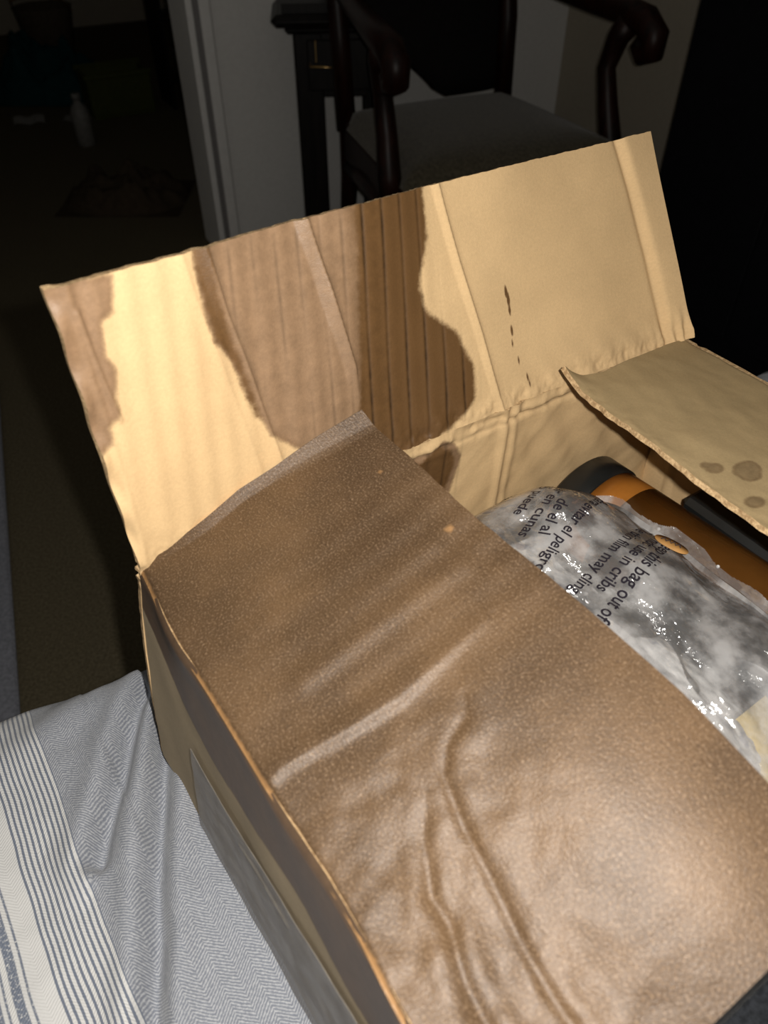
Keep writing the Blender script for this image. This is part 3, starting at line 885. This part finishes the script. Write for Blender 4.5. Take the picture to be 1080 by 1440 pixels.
sheet('box_bottom', P_bot, np.linspace(0.004, L - 0.002, 30), np.linspace(0.002, W, 20), 0.004, BE, box, 1, None, {'wet': NEG, 'soaked': NEG})
for ob in box.children: pass

# packing tape over the left side
def P_tape(s, t):
    top = np.interp(s, [0.0568, 0.0775, 0.1096, 0.1519, 0.1823, 0.2093, 0.29], [0.0830, 0.0846, 0.0805, 0.0727, 0.0672, 0.062, 0.055])
    tt = top + t / 0.1 * (HB - 0.002 - top)
    p = P_lwall(s, tt)
    return p - U * 0.0022
GL = [(0.1100, 0.0165), (0.1219, 0.0150), (0.1322, 0.0155), (0.1434, 0.0165), (0.158, 0.020)]
def relief_tape(s, t):
    d, sd = line_d(GL, s, t)
    return 0.0012 * vnoise(s, t, 18, 2, 7.7) * 0 + 0.0010 * gauss(d, 0.0014) + 0.0005 * vnoise(s, t, 34, 2, 3.3)
o = sheet('packing_tape', P_tape, np.linspace(0.0568, W - 0.001, 140), np.linspace(0, 0.1, 60), 0.0003, [M['tape'], M['tape']], box, -1, relief_tape)
o['label'] = 'clear glossy packing tape along the lower left side'

# ------------------------------------------------------------------ contents of the box
INW = -HB + 0.0045                        # inside floor level (w)
# amber bottle lying along the right wall, dark rim against the back wall
def inbox(): return MB(A, U, Vv)
JU, JW, JR = 0.318, -0.1095, 0.044
jar = thing('bottle', tuple(bx(JU, 0.12, JW - JR)), 'amber brown bottle with a black rim lying at the back right of the box', 'bottle')
ax = np.array([0.06, 1.0, 0.0])
m = inbox(); m.lathe((JU, 0.008, JW), ax, [(0.0, 0.030), (0.0, JR - 0.003), (0.002, JR), (0.022, JR), (0.0235, JR - 0.001)], 48); m.build('base_rim', M['black'], jar)
m = inbox(); m.lathe((JU, 0.008, JW), ax, [(0.0235, JR - 0.0015), (0.046, JR - 0.0012)], 48); m.build('shoulder_band', M['orange'], jar)
m = inbox(); m.lathe((JU, 0.008, JW), ax, [(0.046, JR - 0.0012), (0.21, JR - 0.0012), (0.225, JR * 0.8), (0.235, 0.02), (0.25, 0.018)], 48); m.build('bottle_body', M['amber'], jar)
m = inbox(); m.lathe((JU, 0.008, JW), ax, [(0.25, 0.019), (0.251, 0.021), (0.268, 0.021), (0.27, 0.019)], 32); m.build('bottle_cap', M['black'], jar)

# white specks added on the bottle to imitate glints of its clear wrap
for k, (dv, an) in enumerate(((0.050, 0.25), (0.078, 0.02), (0.098, 0.16), (0.122, -0.06), (0.166, 0.05))):
    rad = JR + 0.0001
    a = an + 0.55
    uu = JU + 0.06 * dv + rad * -math.sin(a) * 0.6; ww_ = JW + math.sqrt(max(rad ** 2 - (uu - JU - 0.06 * dv) ** 2, 0))
    p0 = bx(uu, 0.008 + dv, ww_)
    r = (0.0014, 0.0013, 0.0009, 0.0012, 0.0014)[k]
    m = MB(p0, U, Vv); m.lathe((0, 0, 0), (0, 0, 1), [(-0.0003, r * 0.7), (r * 0.5, r), (r * 1.2, r * 0.8), (r * 1.6, r * 0.3)], 7)
    tag(m.build('glint_speck', M['glint']), 'tiny white speck imitating a glint on the amber bottle, %s from the black rim' % ('first', 'second', 'third', 'fourth', 'fifth')[k], 'glint', 'added glint specks on the amber bottle')

# black tin standing between the bottle and the right wall
tin = thing('tin', tuple(bx(0.388, 0.16, INW)), 'black tin wedged between the amber bottle and the right wall', 'tin')
m = inbox(); m.bevel_box((0.3685, 0.062, INW), (0.4035, 0.268, -0.098), 0.006); m.build('tin_body', M['slate'], tin)
m = inbox(); m.bevel_box((0.3675, 0.061, -0.0975), (0.4045, 0.269, -0.086), 0.004); m.build('tin_lid', M['black'], tin)

# plastic bag: film mound over a bubble-wrapped bundle and a dark bottle
CU, AU, CV, AV = 0.190, 0.124, 0.143, 0.139
def bag_base(u, v, top, shrink=0.0):
    r = (np.abs((u - CU) / (AU - shrink)) ** 2.9 + np.abs((v - CV) / (AV - shrink)) ** 3.4)
    k = np.clip(1 - r, 0, 1)
    return INW + 0.003 + (top - INW) * k ** 0.24
def bag_r(u, v):
    wob = 0.10 * np.sin(v * 37 + 0.6) * np.sin(v * 61 + 2.0) + 0.05 * np.sin(v * 97 + u * 60) * np.sin(v * 23)
    return np.abs((u - CU) / AU) ** 2.9 + np.abs((v - CV) / AV) ** 3.4 + wob
def jar_top(u, v):
    return JW + np.sqrt(np.clip((JR + 0.0025) ** 2 - (u - JU - 0.06 * v) ** 2, 0, 1))
def bag_top(u, v): return -0.041 + 0.012 * np.exp(-((u - 0.235) / 0.05) ** 2 - ((v - 0.045) / 0.04) ** 2) + 0.014 * np.cos((u - 0.225) * 14) * np.cos((v - 0.10) * 8) - 0.10 * np.clip(u - 0.285, 0, 1)
nG, nH = 230, 270
gs = np.linspace(-1, 1, nG); gt = np.linspace(-1, 1, nH)
def ease(x): return np.sign(x) * (1 - (1 - np.abs(x)) ** 1.35)
def crinkle(u, v):
    p = u + 0.25 * v
    c = vnoise(p, v * 0.45, 30, 2, 11.0, True) * 0.0019
    c += vnoise(u * 0.6 - v * 0.3, v + 0.3 * u, 62, 2, 4.0, True) * 0.0003
    c += vnoise(u, v, 18, 2, 2.0) * 0.004
    return c - 0.004
gu, gv = np.meshgrid(CU + AU * ease(gs), CV + AV * ease(gt), indexing='ij')
base = bag_base(gu, gv, bag_top(gu, gv))
CR = crinkle(gu, gv)
edgefade = np.clip((base - INW - 0.01) / 0.05, 0, 1)
BAGW = np.where(np.abs(gu - JU - 0.06 * gv) < JR + 0.0025, np.maximum(base, jar_top(gu, gv)), base) + CR * edgefade * np.where(gu > 0.285, 0.35, 1.0) + np.where(gu > 0.285, 0.002, 0)
bag = thing('plastic_bag', tuple(bx(CU, CV, INW)), 'clear crinkled plastic bag printed with suffocation warnings, inside the box', 'bag')
p = bx(gu, gv, BAGW)
cs = np.stack([gu, gv, np.zeros_like(gu)], -1).reshape(-1, 3)
FF = grid_faces(nG, nH, 0, True)
keep = (bag_r(gu, gv).reshape(-1)[FF].max(axis=1) < 0.97)
FF = FF[keep]
used = np.unique(FF); remap = np.zeros(nG * nH, int); remap[used] = np.arange(len(used))
mesh_obj('film', p.reshape(-1, 3)[used], remap[FF].tolist(), M['film'], bag, attrs={'sm': cs[used]})
iu = CU + AU * ease(gs); iv = CV + AV * ease(gt)
def bag_at(u, v):
    a = np.clip(np.interp(u, iu, np.arange(nG)), 0, nG - 1.001); b = np.clip(np.interp(v, iv, np.arange(nH)), 0, nH - 1.001)
    i = a.astype(int); j = b.astype(int); x = a - i; y = b - j
    return (BAGW[i, j] * (1 - x) * (1 - y) + BAGW[i + 1, j] * x * (1 - y) + BAGW[i, j + 1] * (1 - x) * y + BAGW[i + 1, j + 1] * x * y)

def text_mesh(body, size, spacing=1.0):
    cu = bpy.data.curves.new('t', 'FONT'); cu.body = body; cu.size = size; cu.resolution_u = 3; cu.space_character = spacing
    cu.offset = size * 0.012
    ob = bpy.data.objects.new('t', cu); COL.objects.link(ob)
    bpy.context.view_layer.update()
    me = ob.evaluated_get(bpy.context.evaluated_depsgraph_get()).to_mesh()
    V = np.array([v.co[:] for v in me.vertices]); F = [list(pp.vertices) for pp in me.polygons]
    bpy.data.objects.remove(ob); bpy.data.curves.remove(cu)
    return V, F
TEXT = [('Keep this bag out of reach', (0.2790, 0.1108), (0.2033, 0.1329), 0.0114),
        ('Do not use in cribs', (0.2840, 0.1030), (0.2015, 0.1221), 0.0104),
        ('The thin film may cling to', (0.2802, 0.0925), (0.2045, 0.1115), 0.0100),
        ('Para evitar el peligro', (0.2673, 0.064), (0.2004, 0.0862), 0.0100),
        ('de el al', (0.234, 0.0606), (0.2009, 0.0756), 0.0104),
        ('No usar en cunas', (0.2665, 0.043), (0.2049, 0.0627), 0.0100),
        ('pegado puede', (0.2607, 0.0358), (0.2064, 0.0491), 0.0094),
        ('Na', (0.2370, 0.0196), (0.2209, 0.0243), 0.0094)]
for body, st, en, size in TEXT:
    V, F = text_mesh(body, size, 1.0)
    d = np.array(en) - np.array(st); d /= np.linalg.norm(d)
    # reading direction d in (u, v); letter-up is a quarter turn to the right side of the bag
    upv = np.array([d[1], -d[0]])
    if upv @ np.array([0.5, 0.6]) < 0: upv = -upv
    q = np.array(st) + V[:, :1] * d + V[:, 1:2] * upv
    ww = bag_at(q[:, 0], q[:, 1]) + 0.0007
    mesh_obj('printed_text', bx(q[:, 0], q[:, 1], ww), F, M['ink'], bag, smooth=False)

# small orange sticker with a scribble of print, stuck on the bag
tu, tv = 0.2745, 0.1165
sticker = thing('sticker', tuple(bx(tu, tv, float(bag_at(np.array([tu]), np.array([tv]))[0]))), 'small oval orange sticker with dark print on the plastic bag', 'sticker')
sd = np.array([0.30, 0.95]); sd /= np.linalg.norm(sd); sn = np.array([sd[1], -sd[0]])
rr = []
for k in range(24):
    an = 2 * math.pi * k / 24
    rr.append(np.array([tu, tv]) + sd * 0.0105 * math.copysign(abs(math.cos(an)) ** 0.8, math.cos(an)) + sn * 0.0052 * math.sin(an))
rr = np.array(rr)
ww = np.full(24, float(bag_at(np.array([tu]), np.array([tv]))[0]) + 0.0035) - 0.25 * (rr[:, 0] - tu)
top = bx(rr[:, 0], rr[:, 1], ww); bot = bx(rr[:, 0], rr[:, 1], ww - 0.0004)
ctr = bx(tu, tv, float(ww.mean()) + 0.0006)
Vs = np.concatenate([top, bot, [ctr]])
Fs = [[k, (k + 1) % 24, 48] for k in range(24)] + [[k, 24 + k, 24 + (k + 1) % 24, (k + 1) % 24] for k in range(24)]
mesh_obj('sticker_face', Vs, Fs, m_plain('tan_orange_paper', (0.42, 0.22, 0.07), 0.6, 0.3), sticker)
m = MB()
pts = [np.array([tu, tv]) + sd * (-0.0064 + 0.0015 * k) + sn * (0.0012 if k % 2 else -0.0012) for k in range(9)]
wz = float(ww.mean()) + 0.0014
m.tube([bx(a, b, wz) for a, b in pts], 0.00035, 5)
m.build('print_mark', M['ink'], sticker)

# bubble-wrapped bundle under the film
BU, BA, BV, BB = 0.1635, 0.0975, 0.141, 0.127
g2u, g2v = np.meshgrid(BU + BA * np.linspace(-1, 1, 120), BV + BB * np.linspace(-1, 1, 140), indexing='ij')
kb = np.clip(1 - np.abs((g2u - BU) / BA) ** 3.0 - np.abs((g2v - BV) / BB) ** 3.4, 0, 1) ** 0.3
wb = INW + 0.001 + (bag_top(g2u, g2v) - 0.014 - INW) * kb
cell = 0.009
fu = (g2u / cell + 0.5 * (np.floor(g2v / cell) % 2)) % 1 - 0.5; fv = (g2v / cell) % 1 - 0.5
wb = wb + 0.0010 * np.sqrt(np.clip(1 - (fu ** 2 + fv ** 2) / 0.2, 0, 1)) + 0.0025 * vnoise(g2u, g2v, 14, 2, 6.0)
wb = np.maximum(wb, INW + 0.001)
cs = np.stack([g2u, g2v, np.zeros_like(g2u)], -1).reshape(-1, 3)
o = mesh_obj('bubble_wrap_bundle', bx(g2u, g2v, wb).reshape(-1, 3), grid_faces(120, 140, 0, True).tolist(), M['bundle'], attrs={'sm': cs})
tag(o, 'cloudy bubble-wrapped bundle showing through the clear plastic bag', 'package')
# dark bottle under the film, on the bundle
db = thing('dark_bottle', tuple(bx(0.270, 0.17, -0.0885)), 'dark slate bottle seen through the plastic bag, near the amber bottle', 'bottle')
m = inbox(); m.lathe((0.268, 0.105, -0.068), (0.05, 1, 0), [(0.0, 0.010), (0.003, 0.016), (0.012, 0.0195), (0.03, 0.0205), (0.105, 0.0205), (0.113, 0.017)], 40); m.build('bottle_body', M['slate'], db)
m = inbox(); m.lathe((0.268, 0.105, -0.068), (0.05, 1, 0), [(0.1132, 0.0175), (0.1138, 0.0185), (0.128, 0.0185), (0.13, 0.016)], 40); m.build('bottle_cap', M['black'], db)
# yellow paper at the front of the box
def P_pap(s, t): return bx(0.10 + s, 0.208 + t, -0.0575 + 0.003 * np.sin(s * 40) - 0.30 * t)
o = sheet('paper_sheet', P_pap, np.linspace(0, 0.15, 40), np.linspace(0, 0.055, 16), 0.0006, [M['yellow'], M['yellow']], None, 1, lambda s, t: 0.002 * vnoise(s, t, 50, 2, 1.0))
tag(o, 'yellowish paper sheet poking out past the front end of the plastic bag', 'paper')

# ------------------------------------------------------------------ charcoal fabric in front of the box (bottom right corner)
us = np.linspace(0.05, 0.42, 70); vs = np.concatenate([np.linspace(0.2893, 0.30, 14), np.linspace(0.303, 0.62, 66)])
u, v = np.meshgrid(us, vs, indexing='ij')
k = np.clip(np.minimum(np.minimum(u - 0.05, 0.42 - u) / 0.05, np.minimum((v - 0.2893) * 14, 0.62 - v) / 0.05), 0, 1)
hh = ZB + 0.002 + (0.055 + 0.010 * np.sin(u * 40 + v * 22) + 0.012 * vnoise(u, v, 12, 3, 5.0)) * np.sqrt(k)
o = mesh_obj('throw', bx(u, v, hh).reshape(-1, 3), grid_faces(70, 80, 0, True).tolist(), M['throw'])
tag(o, 'charcoal knitted throw bunched on the bed in front of the box', 'throw')

# ------------------------------------------------------------------ armchair
cy_ = math.radians(23.5)
CX = np.array([math.cos(cy_), math.sin(cy_), 0]); CF = np.array([math.sin(cy_), -math.cos(cy_), 0])   # width axis, forward
FC = np.array([0.292, 1.672, 0.0])        # middle of the seat front on the floor
DP = 0.47
chair = thing('armchair', tuple(FC - CF * DP / 2), 'dark mahogany armchair with scrolled arms and an olive-beige upholstered seat', 'chair')
def cm(): return MB(FC - CF * DP, CX, CF)   # local: x width, y forward from the back
FWd, BWd = 0.27, 0.228
def seat_poly(g): return [(-BWd - g, -g), (BWd + g, -g), (FWd + g, DP + g), (-FWd - g, DP + g)]
m = cm(); m.prism(seat_poly(0.0), 0.34, 0.405); m.build('seat_rail', M['mahogany'], chair)
# cushion with domed top
n = 24
V = []
for i in range(n):
    for j in range(n):
        a = i / (n - 1) * 2 - 1; b = j / (n - 1)
        hw = (BWd + (FWd - BWd) * b) - 0.004
        e = max(abs(a), abs(b * 2 - 1))
        V.append((a * hw, 0.004 + b * (DP - 0.008) + 0.012 * (1 - a * a) * (b), 0.406 + 0.052 * (1 - e ** 6) ** 0.5 + 0.012 * (1 - a * a) * (1 - (2 * b - 1) ** 2)))
m = cm(); m.add(V, grid_faces(n, n, 0).tolist(), True); m.build('seat', M['seat'], chair)
for sx in (-1, 1):
    x = sx * (FWd - 0.02); y = DP - 0.03
    m = cm(); m.tube([(x, y, 0.40), (x + sx * 0.012, y + 0.018, 0.34), (x + sx * 0.012, y + 0.016, 0.26), (x, y, 0.16), (x - sx * 0.002, y - 0.004, 0.08), (x + sx * 0.006, y + 0.012, 0.03), (x + sx * 0.008, y + 0.016, 0.0)],
                     [0.034, 0.040, 0.034, 0.024, 0.018, 0.024, 0.022], 12); m.build('leg', M['mahogany'], chair)
    x = sx * (BWd - 0.015); y = 0.02
    m = cm(); m.tube([(x, y, 0.42), (x, y - 0.005, 0.3), (x, y - 0.03, 0.15), (x, y - 0.07, 0.0)], [0.024, 0.022, 0.020, 0.017], 4); m.build('leg', M['mahogany'], chair)
    # apron bracket between the legs
    m = cm(); m.tube([(sx * (BWd - 0.012), 0.03, 0.32), (sx * (BWd + 0.01), DP * 0.35, 0.335), (sx * (FWd - 0.03), DP * 0.75, 0.325), (sx * (FWd - 0.02), DP - 0.03, 0.28)], [0.02, 0.022, 0.024, 0.03], 10); m.build('bracket', M['mahogany'], chair)
    # arm
    pts = [(sx * (BWd - 0.005), -0.02, 0.70), (sx * (BWd + 0.01), 0.10, 0.685), (sx * (FWd - 0.005), 0.26, 0.672), (sx * (FWd + 0.012), 0.36, 0.668), (sx * (FWd + 0.016), 0.42, 0.660),
           (sx * (FWd + 0.018), 0.455, 0.638), (sx * (FWd + 0.018), 0.455, 0.612), (sx * (FWd + 0.016), 0.430, 0.602), (sx * (FWd + 0.015), 0.413, 0.615), (sx * (FWd + 0.015), 0.420, 0.630)]
    m = cm(); m.tube(pts, [0.022, 0.022, 0.024, 0.027, 0.029, 0.028, 0.026, 0.022, 0.018, 0.012], 14, 1.0, (1, 0, 0)); m.build('arm', M['mahogany'], chair)
    # S-shaped arm support
    m = cm(); m.tube([(sx * (FWd - 0.002), DP - 0.07, 0.36), (sx * (FWd + 0.004), DP - 0.075, 0.42), (sx * (FWd - 0.002), DP - 0.10, 0.49), (sx * (FWd - 0.004), DP - 0.125, 0.56), (sx * (FWd + 0.006), DP - 0.115, 0.62), (sx * (FWd + 0.010), DP - 0.09, 0.655)],
                     [0.026, 0.025, 0.022, 0.020, 0.024, 0.028], 12, 1.0, (1, 0, 0)); m.build('arm_support', M['mahogany'], chair)
    # back stile
    m = cm(); m.tube([(sx * (BWd - 0.012), 0.01, 0.40), (sx * (BWd - 0.008), -0.01, 0.60), (sx * (BWd - 0.01), -0.05, 0.80), (sx * (BWd - 0.02), -0.10, 1.02)], [0.024, 0.024, 0.022, 0.018], 8); m.build('back_stile', M['mahogany'], chair)
# upholstered back panel with a curved lower edge
nb = 30
V = []; F = []
for i in range(nb):
    a = i / (nb - 1) * 2 - 1
    x = a * (BWd - 0.02)
    zb = 0.445 + 0.19 * np.clip((0.20 - a) / 1.2, 0, 1) ** 0.85
    for j in range(12):
        z = zb + (1.03 + 0.02 * (1 - a * a) - zb) * j / 11
        y = -0.01 - 0.09 * np.clip((z - 0.5) / 0.52, 0, 1.2) ** 1.4 + 0.018 * (1 - a ** 4)
        V.append((x, y, z))
for i in range(nb):
    for j in range(12):
        p = V[i * 12 + j]; V.append((p[0], p[1] - 0.05 , p[2]))
F = grid_faces(nb, 12, 0).tolist() + grid_faces(nb, 12, nb * 12, True).tolist()
idx = np.arange(nb * 12).reshape(nb, 12)
lp = np.concatenate([idx[:-1, 0], idx[-1, :-1], idx[:0:-1, -1], idx[0, :0:-1]])
F += [[int(lp[k]), int(lp[k] + nb * 12), int(lp[(k + 1) % len(lp)] + nb * 12), int(lp[(k + 1) % len(lp)])] for k in range(len(lp))]
m = cm(); m.add(V, F, True); m.build('backrest', M['dark_cloth'], chair)

# ------------------------------------------------------------------ small side stand with a drawer, left of the chair
so = np.array([-0.103, 2.195, 0.0])
stand = thing('side_stand', tuple(so), 'black-stained side stand with a small brass drawer pull, left of the armchair', 'table')
def stm(): return MB(so, (0.996, 0.09, 0), (-0.09, 0.996, 0))           # local y points away from the viewer
hx, hy = 0.12, 0.085
m = stm(); m.prism([(-hx - 0.022, -hy - 0.02), (hx + 0.022, -hy - 0.02), (hx + 0.022, hy + 0.01), (-hx - 0.022, hy + 0.01)], 0.628, 0.648)
m.bevel_box((-hx - 0.048, -hy - 0.035, 0.600), (hx + 0.048, hy + 0.012, 0.627), 0.012); m.bevel_box((-hx - 0.018, -hy - 0.015, 0.584), (hx + 0.018, hy + 0.01, 0.602), 0.008)
m.build('tabletop', M['ebony'], stand)
m = stm(); m.bevel_box((-hx + 0.003, -hy + 0.003, 0.445), (hx - 0.003, hy - 0.003, 0.585), 0.003); m.build('apron', M['ebony'], stand)
for sx in (-1, 1):
    for sy in (-1, 1):
        x0 = sx * hx; y0 = sy * hy; d0 = 0.068; d1 = 0.05
        m = stm(); m.bevel_box((min(x0, x0 - sx * d0), min(y0, y0 - sy * d1), 0), (max(x0, x0 - sx * d0), max(y0, y0 - sy * d1), 0.586), 0.004); m.build('leg', M['ebony'], stand)
m = stm(); m.bevel_box((-hx + 0.03, -hy - 0.008, 0.462), (hx - 0.03, -hy + 0.006, 0.572), 0.003); dr = m.build('drawer', M['ebony'], stand)
m = stm()
m.tube([(-hx + 0.036, -hy - 0.009, 0.522), (-hx + 0.036, -hy - 0.026, 0.520), (-hx + 0.112, -hy - 0.026, 0.516), (-hx + 0.112, -hy - 0.009, 0.518)], 0.0028, 8)
m.build('handle', M['brass'], dr)
m = stm(); m.bevel_box((-hx + 0.05, -hy - 0.0095, 0.525), (-hx + 0.0525, -hy - 0.0075, 0.571), 0.0004); m.build('edge_glint', M['brass'], dr)  # thin brass strip added to imitate a glint along the drawer edge

# ------------------------------------------------------------------ black wardrobe along the right wall
wd = thing('wardrobe', tuple(CN + E2 * 1.13 - E1 * 0.19), 'tall black wardrobe against the right wall, beyond the box', 'wardrobe')
m = room(); m.bevel_box((-0.335, -1.44, 0.06), (-0.012, -0.824, 1.95), 0.003); m.build('carcass', M['wardrobe'], wd)
m = room(); m.bevel_box((-0.325, -1.43, 0.0), (-0.012, -0.834, 0.059), 0.002); m.build('plinth', M['wardrobe'], wd)
m = room(); m.bevel_box((-0.355, -1.46, 1.951), (-0.012, -0.804, 1.99), 0.008); m.build('cornice', M['wardrobe'], wd)
for y0, y1, kx in ((-1.438, -1.134, -1.16), (-1.130, -0.826, -1.10)):
    m = room(); m.bevel_box((-0.352, y0, 0.07), (-0.3355, y1, 1.945), 0.003); d = m.build('door', M['wardrobe'], wd)
    m = room(); m.lathe((-0.3525, kx, 1.25), (-1, 0, 0), [(0, 0.006), (0.012, 0.005), (0.014, 0.011), (0.022, 0.012), (0.026, 0.007)], 16); m.build('knob', M['black'], d)

# ------------------------------------------------------------------ dim things in the room beyond the doorway
cr = thing('crate', (-1.13, 3.60, 0), 'green plastic crate on the floor in the dark room beyond the doorway', 'crate')
m = MB((-1.13, 3.60, 0), E1, -E2)
m.bevel_box((-0.13, -0.09, 0.0), (0.13, 0.09, 0.012), 0.003)
for lo, hi in (((-0.13, -0.09, 0.0125), (0.13, -0.078, 0.16)), ((-0.13, 0.078, 0.0125), (0.13, 0.09, 0.16)), ((-0.13, -0.0775, 0.0125), (-0.118, 0.0775, 0.16)), ((0.118, -0.0775, 0.0125), (0.13, 0.0775, 0.16))):
    m.bevel_box(lo, hi, 0.003)
m.build('crate_body', M['green'], cr)
m = MB((-1.13, 3.60, 0), E1, -E2); m.bevel_box((-0.14, -0.10, 0.15), (0.14, -0.0905, 0.17), 0.003); m.bevel_box((-0.14, 0.0905, 0.15), (0.14, 0.10, 0.17), 0.003); m.build('rim', M['green'], cr)
bt = thing('bottle', (-1.15, 3.16, 0), 'white plastic bottle standing on the floor beyond the doorway', 'bottle')
m = MB((-1.15, 3.16, 0)); m.lathe((0, 0, 0), (0, 0, 1), [(0, 0.028), (0.004, 0.034), (0.12, 0.034), (0.14, 0.026), (0.15, 0.014), (0.16, 0.014)], 24); m.build('bottle_body', M['white'], bt)
m = MB((-1.15, 3.16, 0)); m.lathe((0, 0, 0.1605), (0, 0, 1), [(0, 0.017), (0.02, 0.017), (0.022, 0.014)], 20); m.build('bottle_cap', M['white'], bt)
lm = thing('bucket', (-1.60, 4.25, 0), 'beige bucket far back in the dark room beyond the doorway', 'bucket')
m = MB((-1.60, 4.25, 0)); m.lathe((0, 0, 0), (0, 0, 1), [(0, 0.09), (0.26, 0.13), (0.27, 0.134), (0.272, 0.128), (0.03, 0.085)], 28); m.build('bucket_body', M['beige'], lm)
m = MB((-1.60, 4.25, 0)); m.tube([(-0.134, 0, 0.25), (-0.12, -0.05, 0.30), (0, -0.08, 0.33), (0.12, -0.05, 0.30), (0.134, 0, 0.25)], 0.005, 8); m.build('handle', M['brass'], lm)
for k, (x, y, r, lab) in enumerate(((-1.46, 3.42, 0.3, 'white paper sheet on the floor beyond the doorway, the left one'), (-1.27, 3.44, -0.25, 'folded white paper on the floor beyond the doorway, beside the crate'))):
    m = MB((x, y, 0), (math.cos(r), math.sin(r), 0), (-math.sin(r), math.cos(r), 0))
    V = []
    for i in range(12):
        for j in range(4):
            V.append((-0.06 + 0.12 * i / 11, -0.015 + 0.03 * j / 3, 0.003 + 0.004 * math.sin(i * 0.9) + (0.02 * (j / 3) if k == 0 else 0.004 * j) + 0.004))
    V += [(a, b, c - 0.002) for a, b, c in V]
    F = grid_faces(12, 4, 0).tolist() + grid_faces(12, 4, 48, True).tolist()
    m.add(V, F, True)
    tag(m.build('paper_sheet', M['white']), lab, 'paper')
def cloth_heap(name, x, y, rx, ry, hgt, mat, lab, seed):
    n = 36
    a, b = np.meshgrid(np.linspace(-1, 1, n), np.linspace(-1, 1, n), indexing='ij')
    rad = np.sqrt(a ** 2 + b ** 2)
    k = np.clip(1 - rad ** 2, 0, 1)
    zz = 0.004 + hgt * np.sqrt(k) * (0.75 + 0.9 * vnoise(a, b, 2.2, 3, seed))
    zz = np.maximum(zz, 0.003)
    P = np.stack([x + a * rx, y + b * ry, zz], -1)
    o = mesh_obj(name, P.reshape(-1, 3), grid_faces(n, n).tolist(), mat)
    return tag(o, lab, 'cloth')
cloth_heap('cloth_heap', -0.86, 2.62, 0.20, 0.16, 0.09, M['brown_cloth'], 'crumpled brown cloth on the floor just beyond the doorway', 3.0)
cloth_heap('cloth_heap', -1.52, 3.85, 0.28, 0.2, 0.22, M['teal'], 'dark teal cloth heap behind the paper sheets in the dark room', 8.0)
# hanging shoe rack by the far side of the doorway: a narrow shelf with small pale jars
sh = thing('shelf', (-0.86, 3.74, 0), 'narrow dark shelf unit in the room beyond, beside the doorway edge', 'shelf')
m = MB((-0.86, 3.74, 0), E1, -E2)
for x in (-0.10, 0.085):
    m.bevel_box((x, -0.10, 0), (x + 0.015, 0.10, 0.95), 0.002)
m.build('upright', M['ebony'], sh)
for z in (0.10, 0.32, 0.54, 0.76):
    m = MB((-0.86, 3.74, 0), E1, -E2); m.bevel_box((-0.0848, -0.10, z), (0.0848, 0.10, z + 0.015), 0.002); m.build('shelf_board', M['ebony'], sh)
for k, (x, z, r, h, nm) in enumerate(((0.0, 0.115, 0.04, 0.11, 'lowest'), (0.02, 0.335, 0.035, 0.13, 'second'), (-0.02, 0.555, 0.04, 0.09, 'third'), (0.01, 0.775, 0.035, 0.12, 'top'))):
    p = np.array([-0.86, 3.74, 0]) + E1 * x + np.array([0, 0, z])
    j = thing('jar', tuple(p), 'small pale jar on the %s board of the dark shelf' % nm, 'jar', None)
    m = MB(p); m.lathe((0, 0, 0.0005), (0, 0, 1), [(0, r * 0.9), (0.004, r), (h * 0.75, r), (h * 0.82, r * 0.8)], 20); m.build('jar_body', M['white'], j)
    m = MB(p); m.lathe((0, 0, h * 0.825), (0, 0, 1), [(0, r * 0.86), (h * 0.15, r * 0.86), (h * 0.16, r * 0.8)], 20); m.build('lid', M['beige'], j)
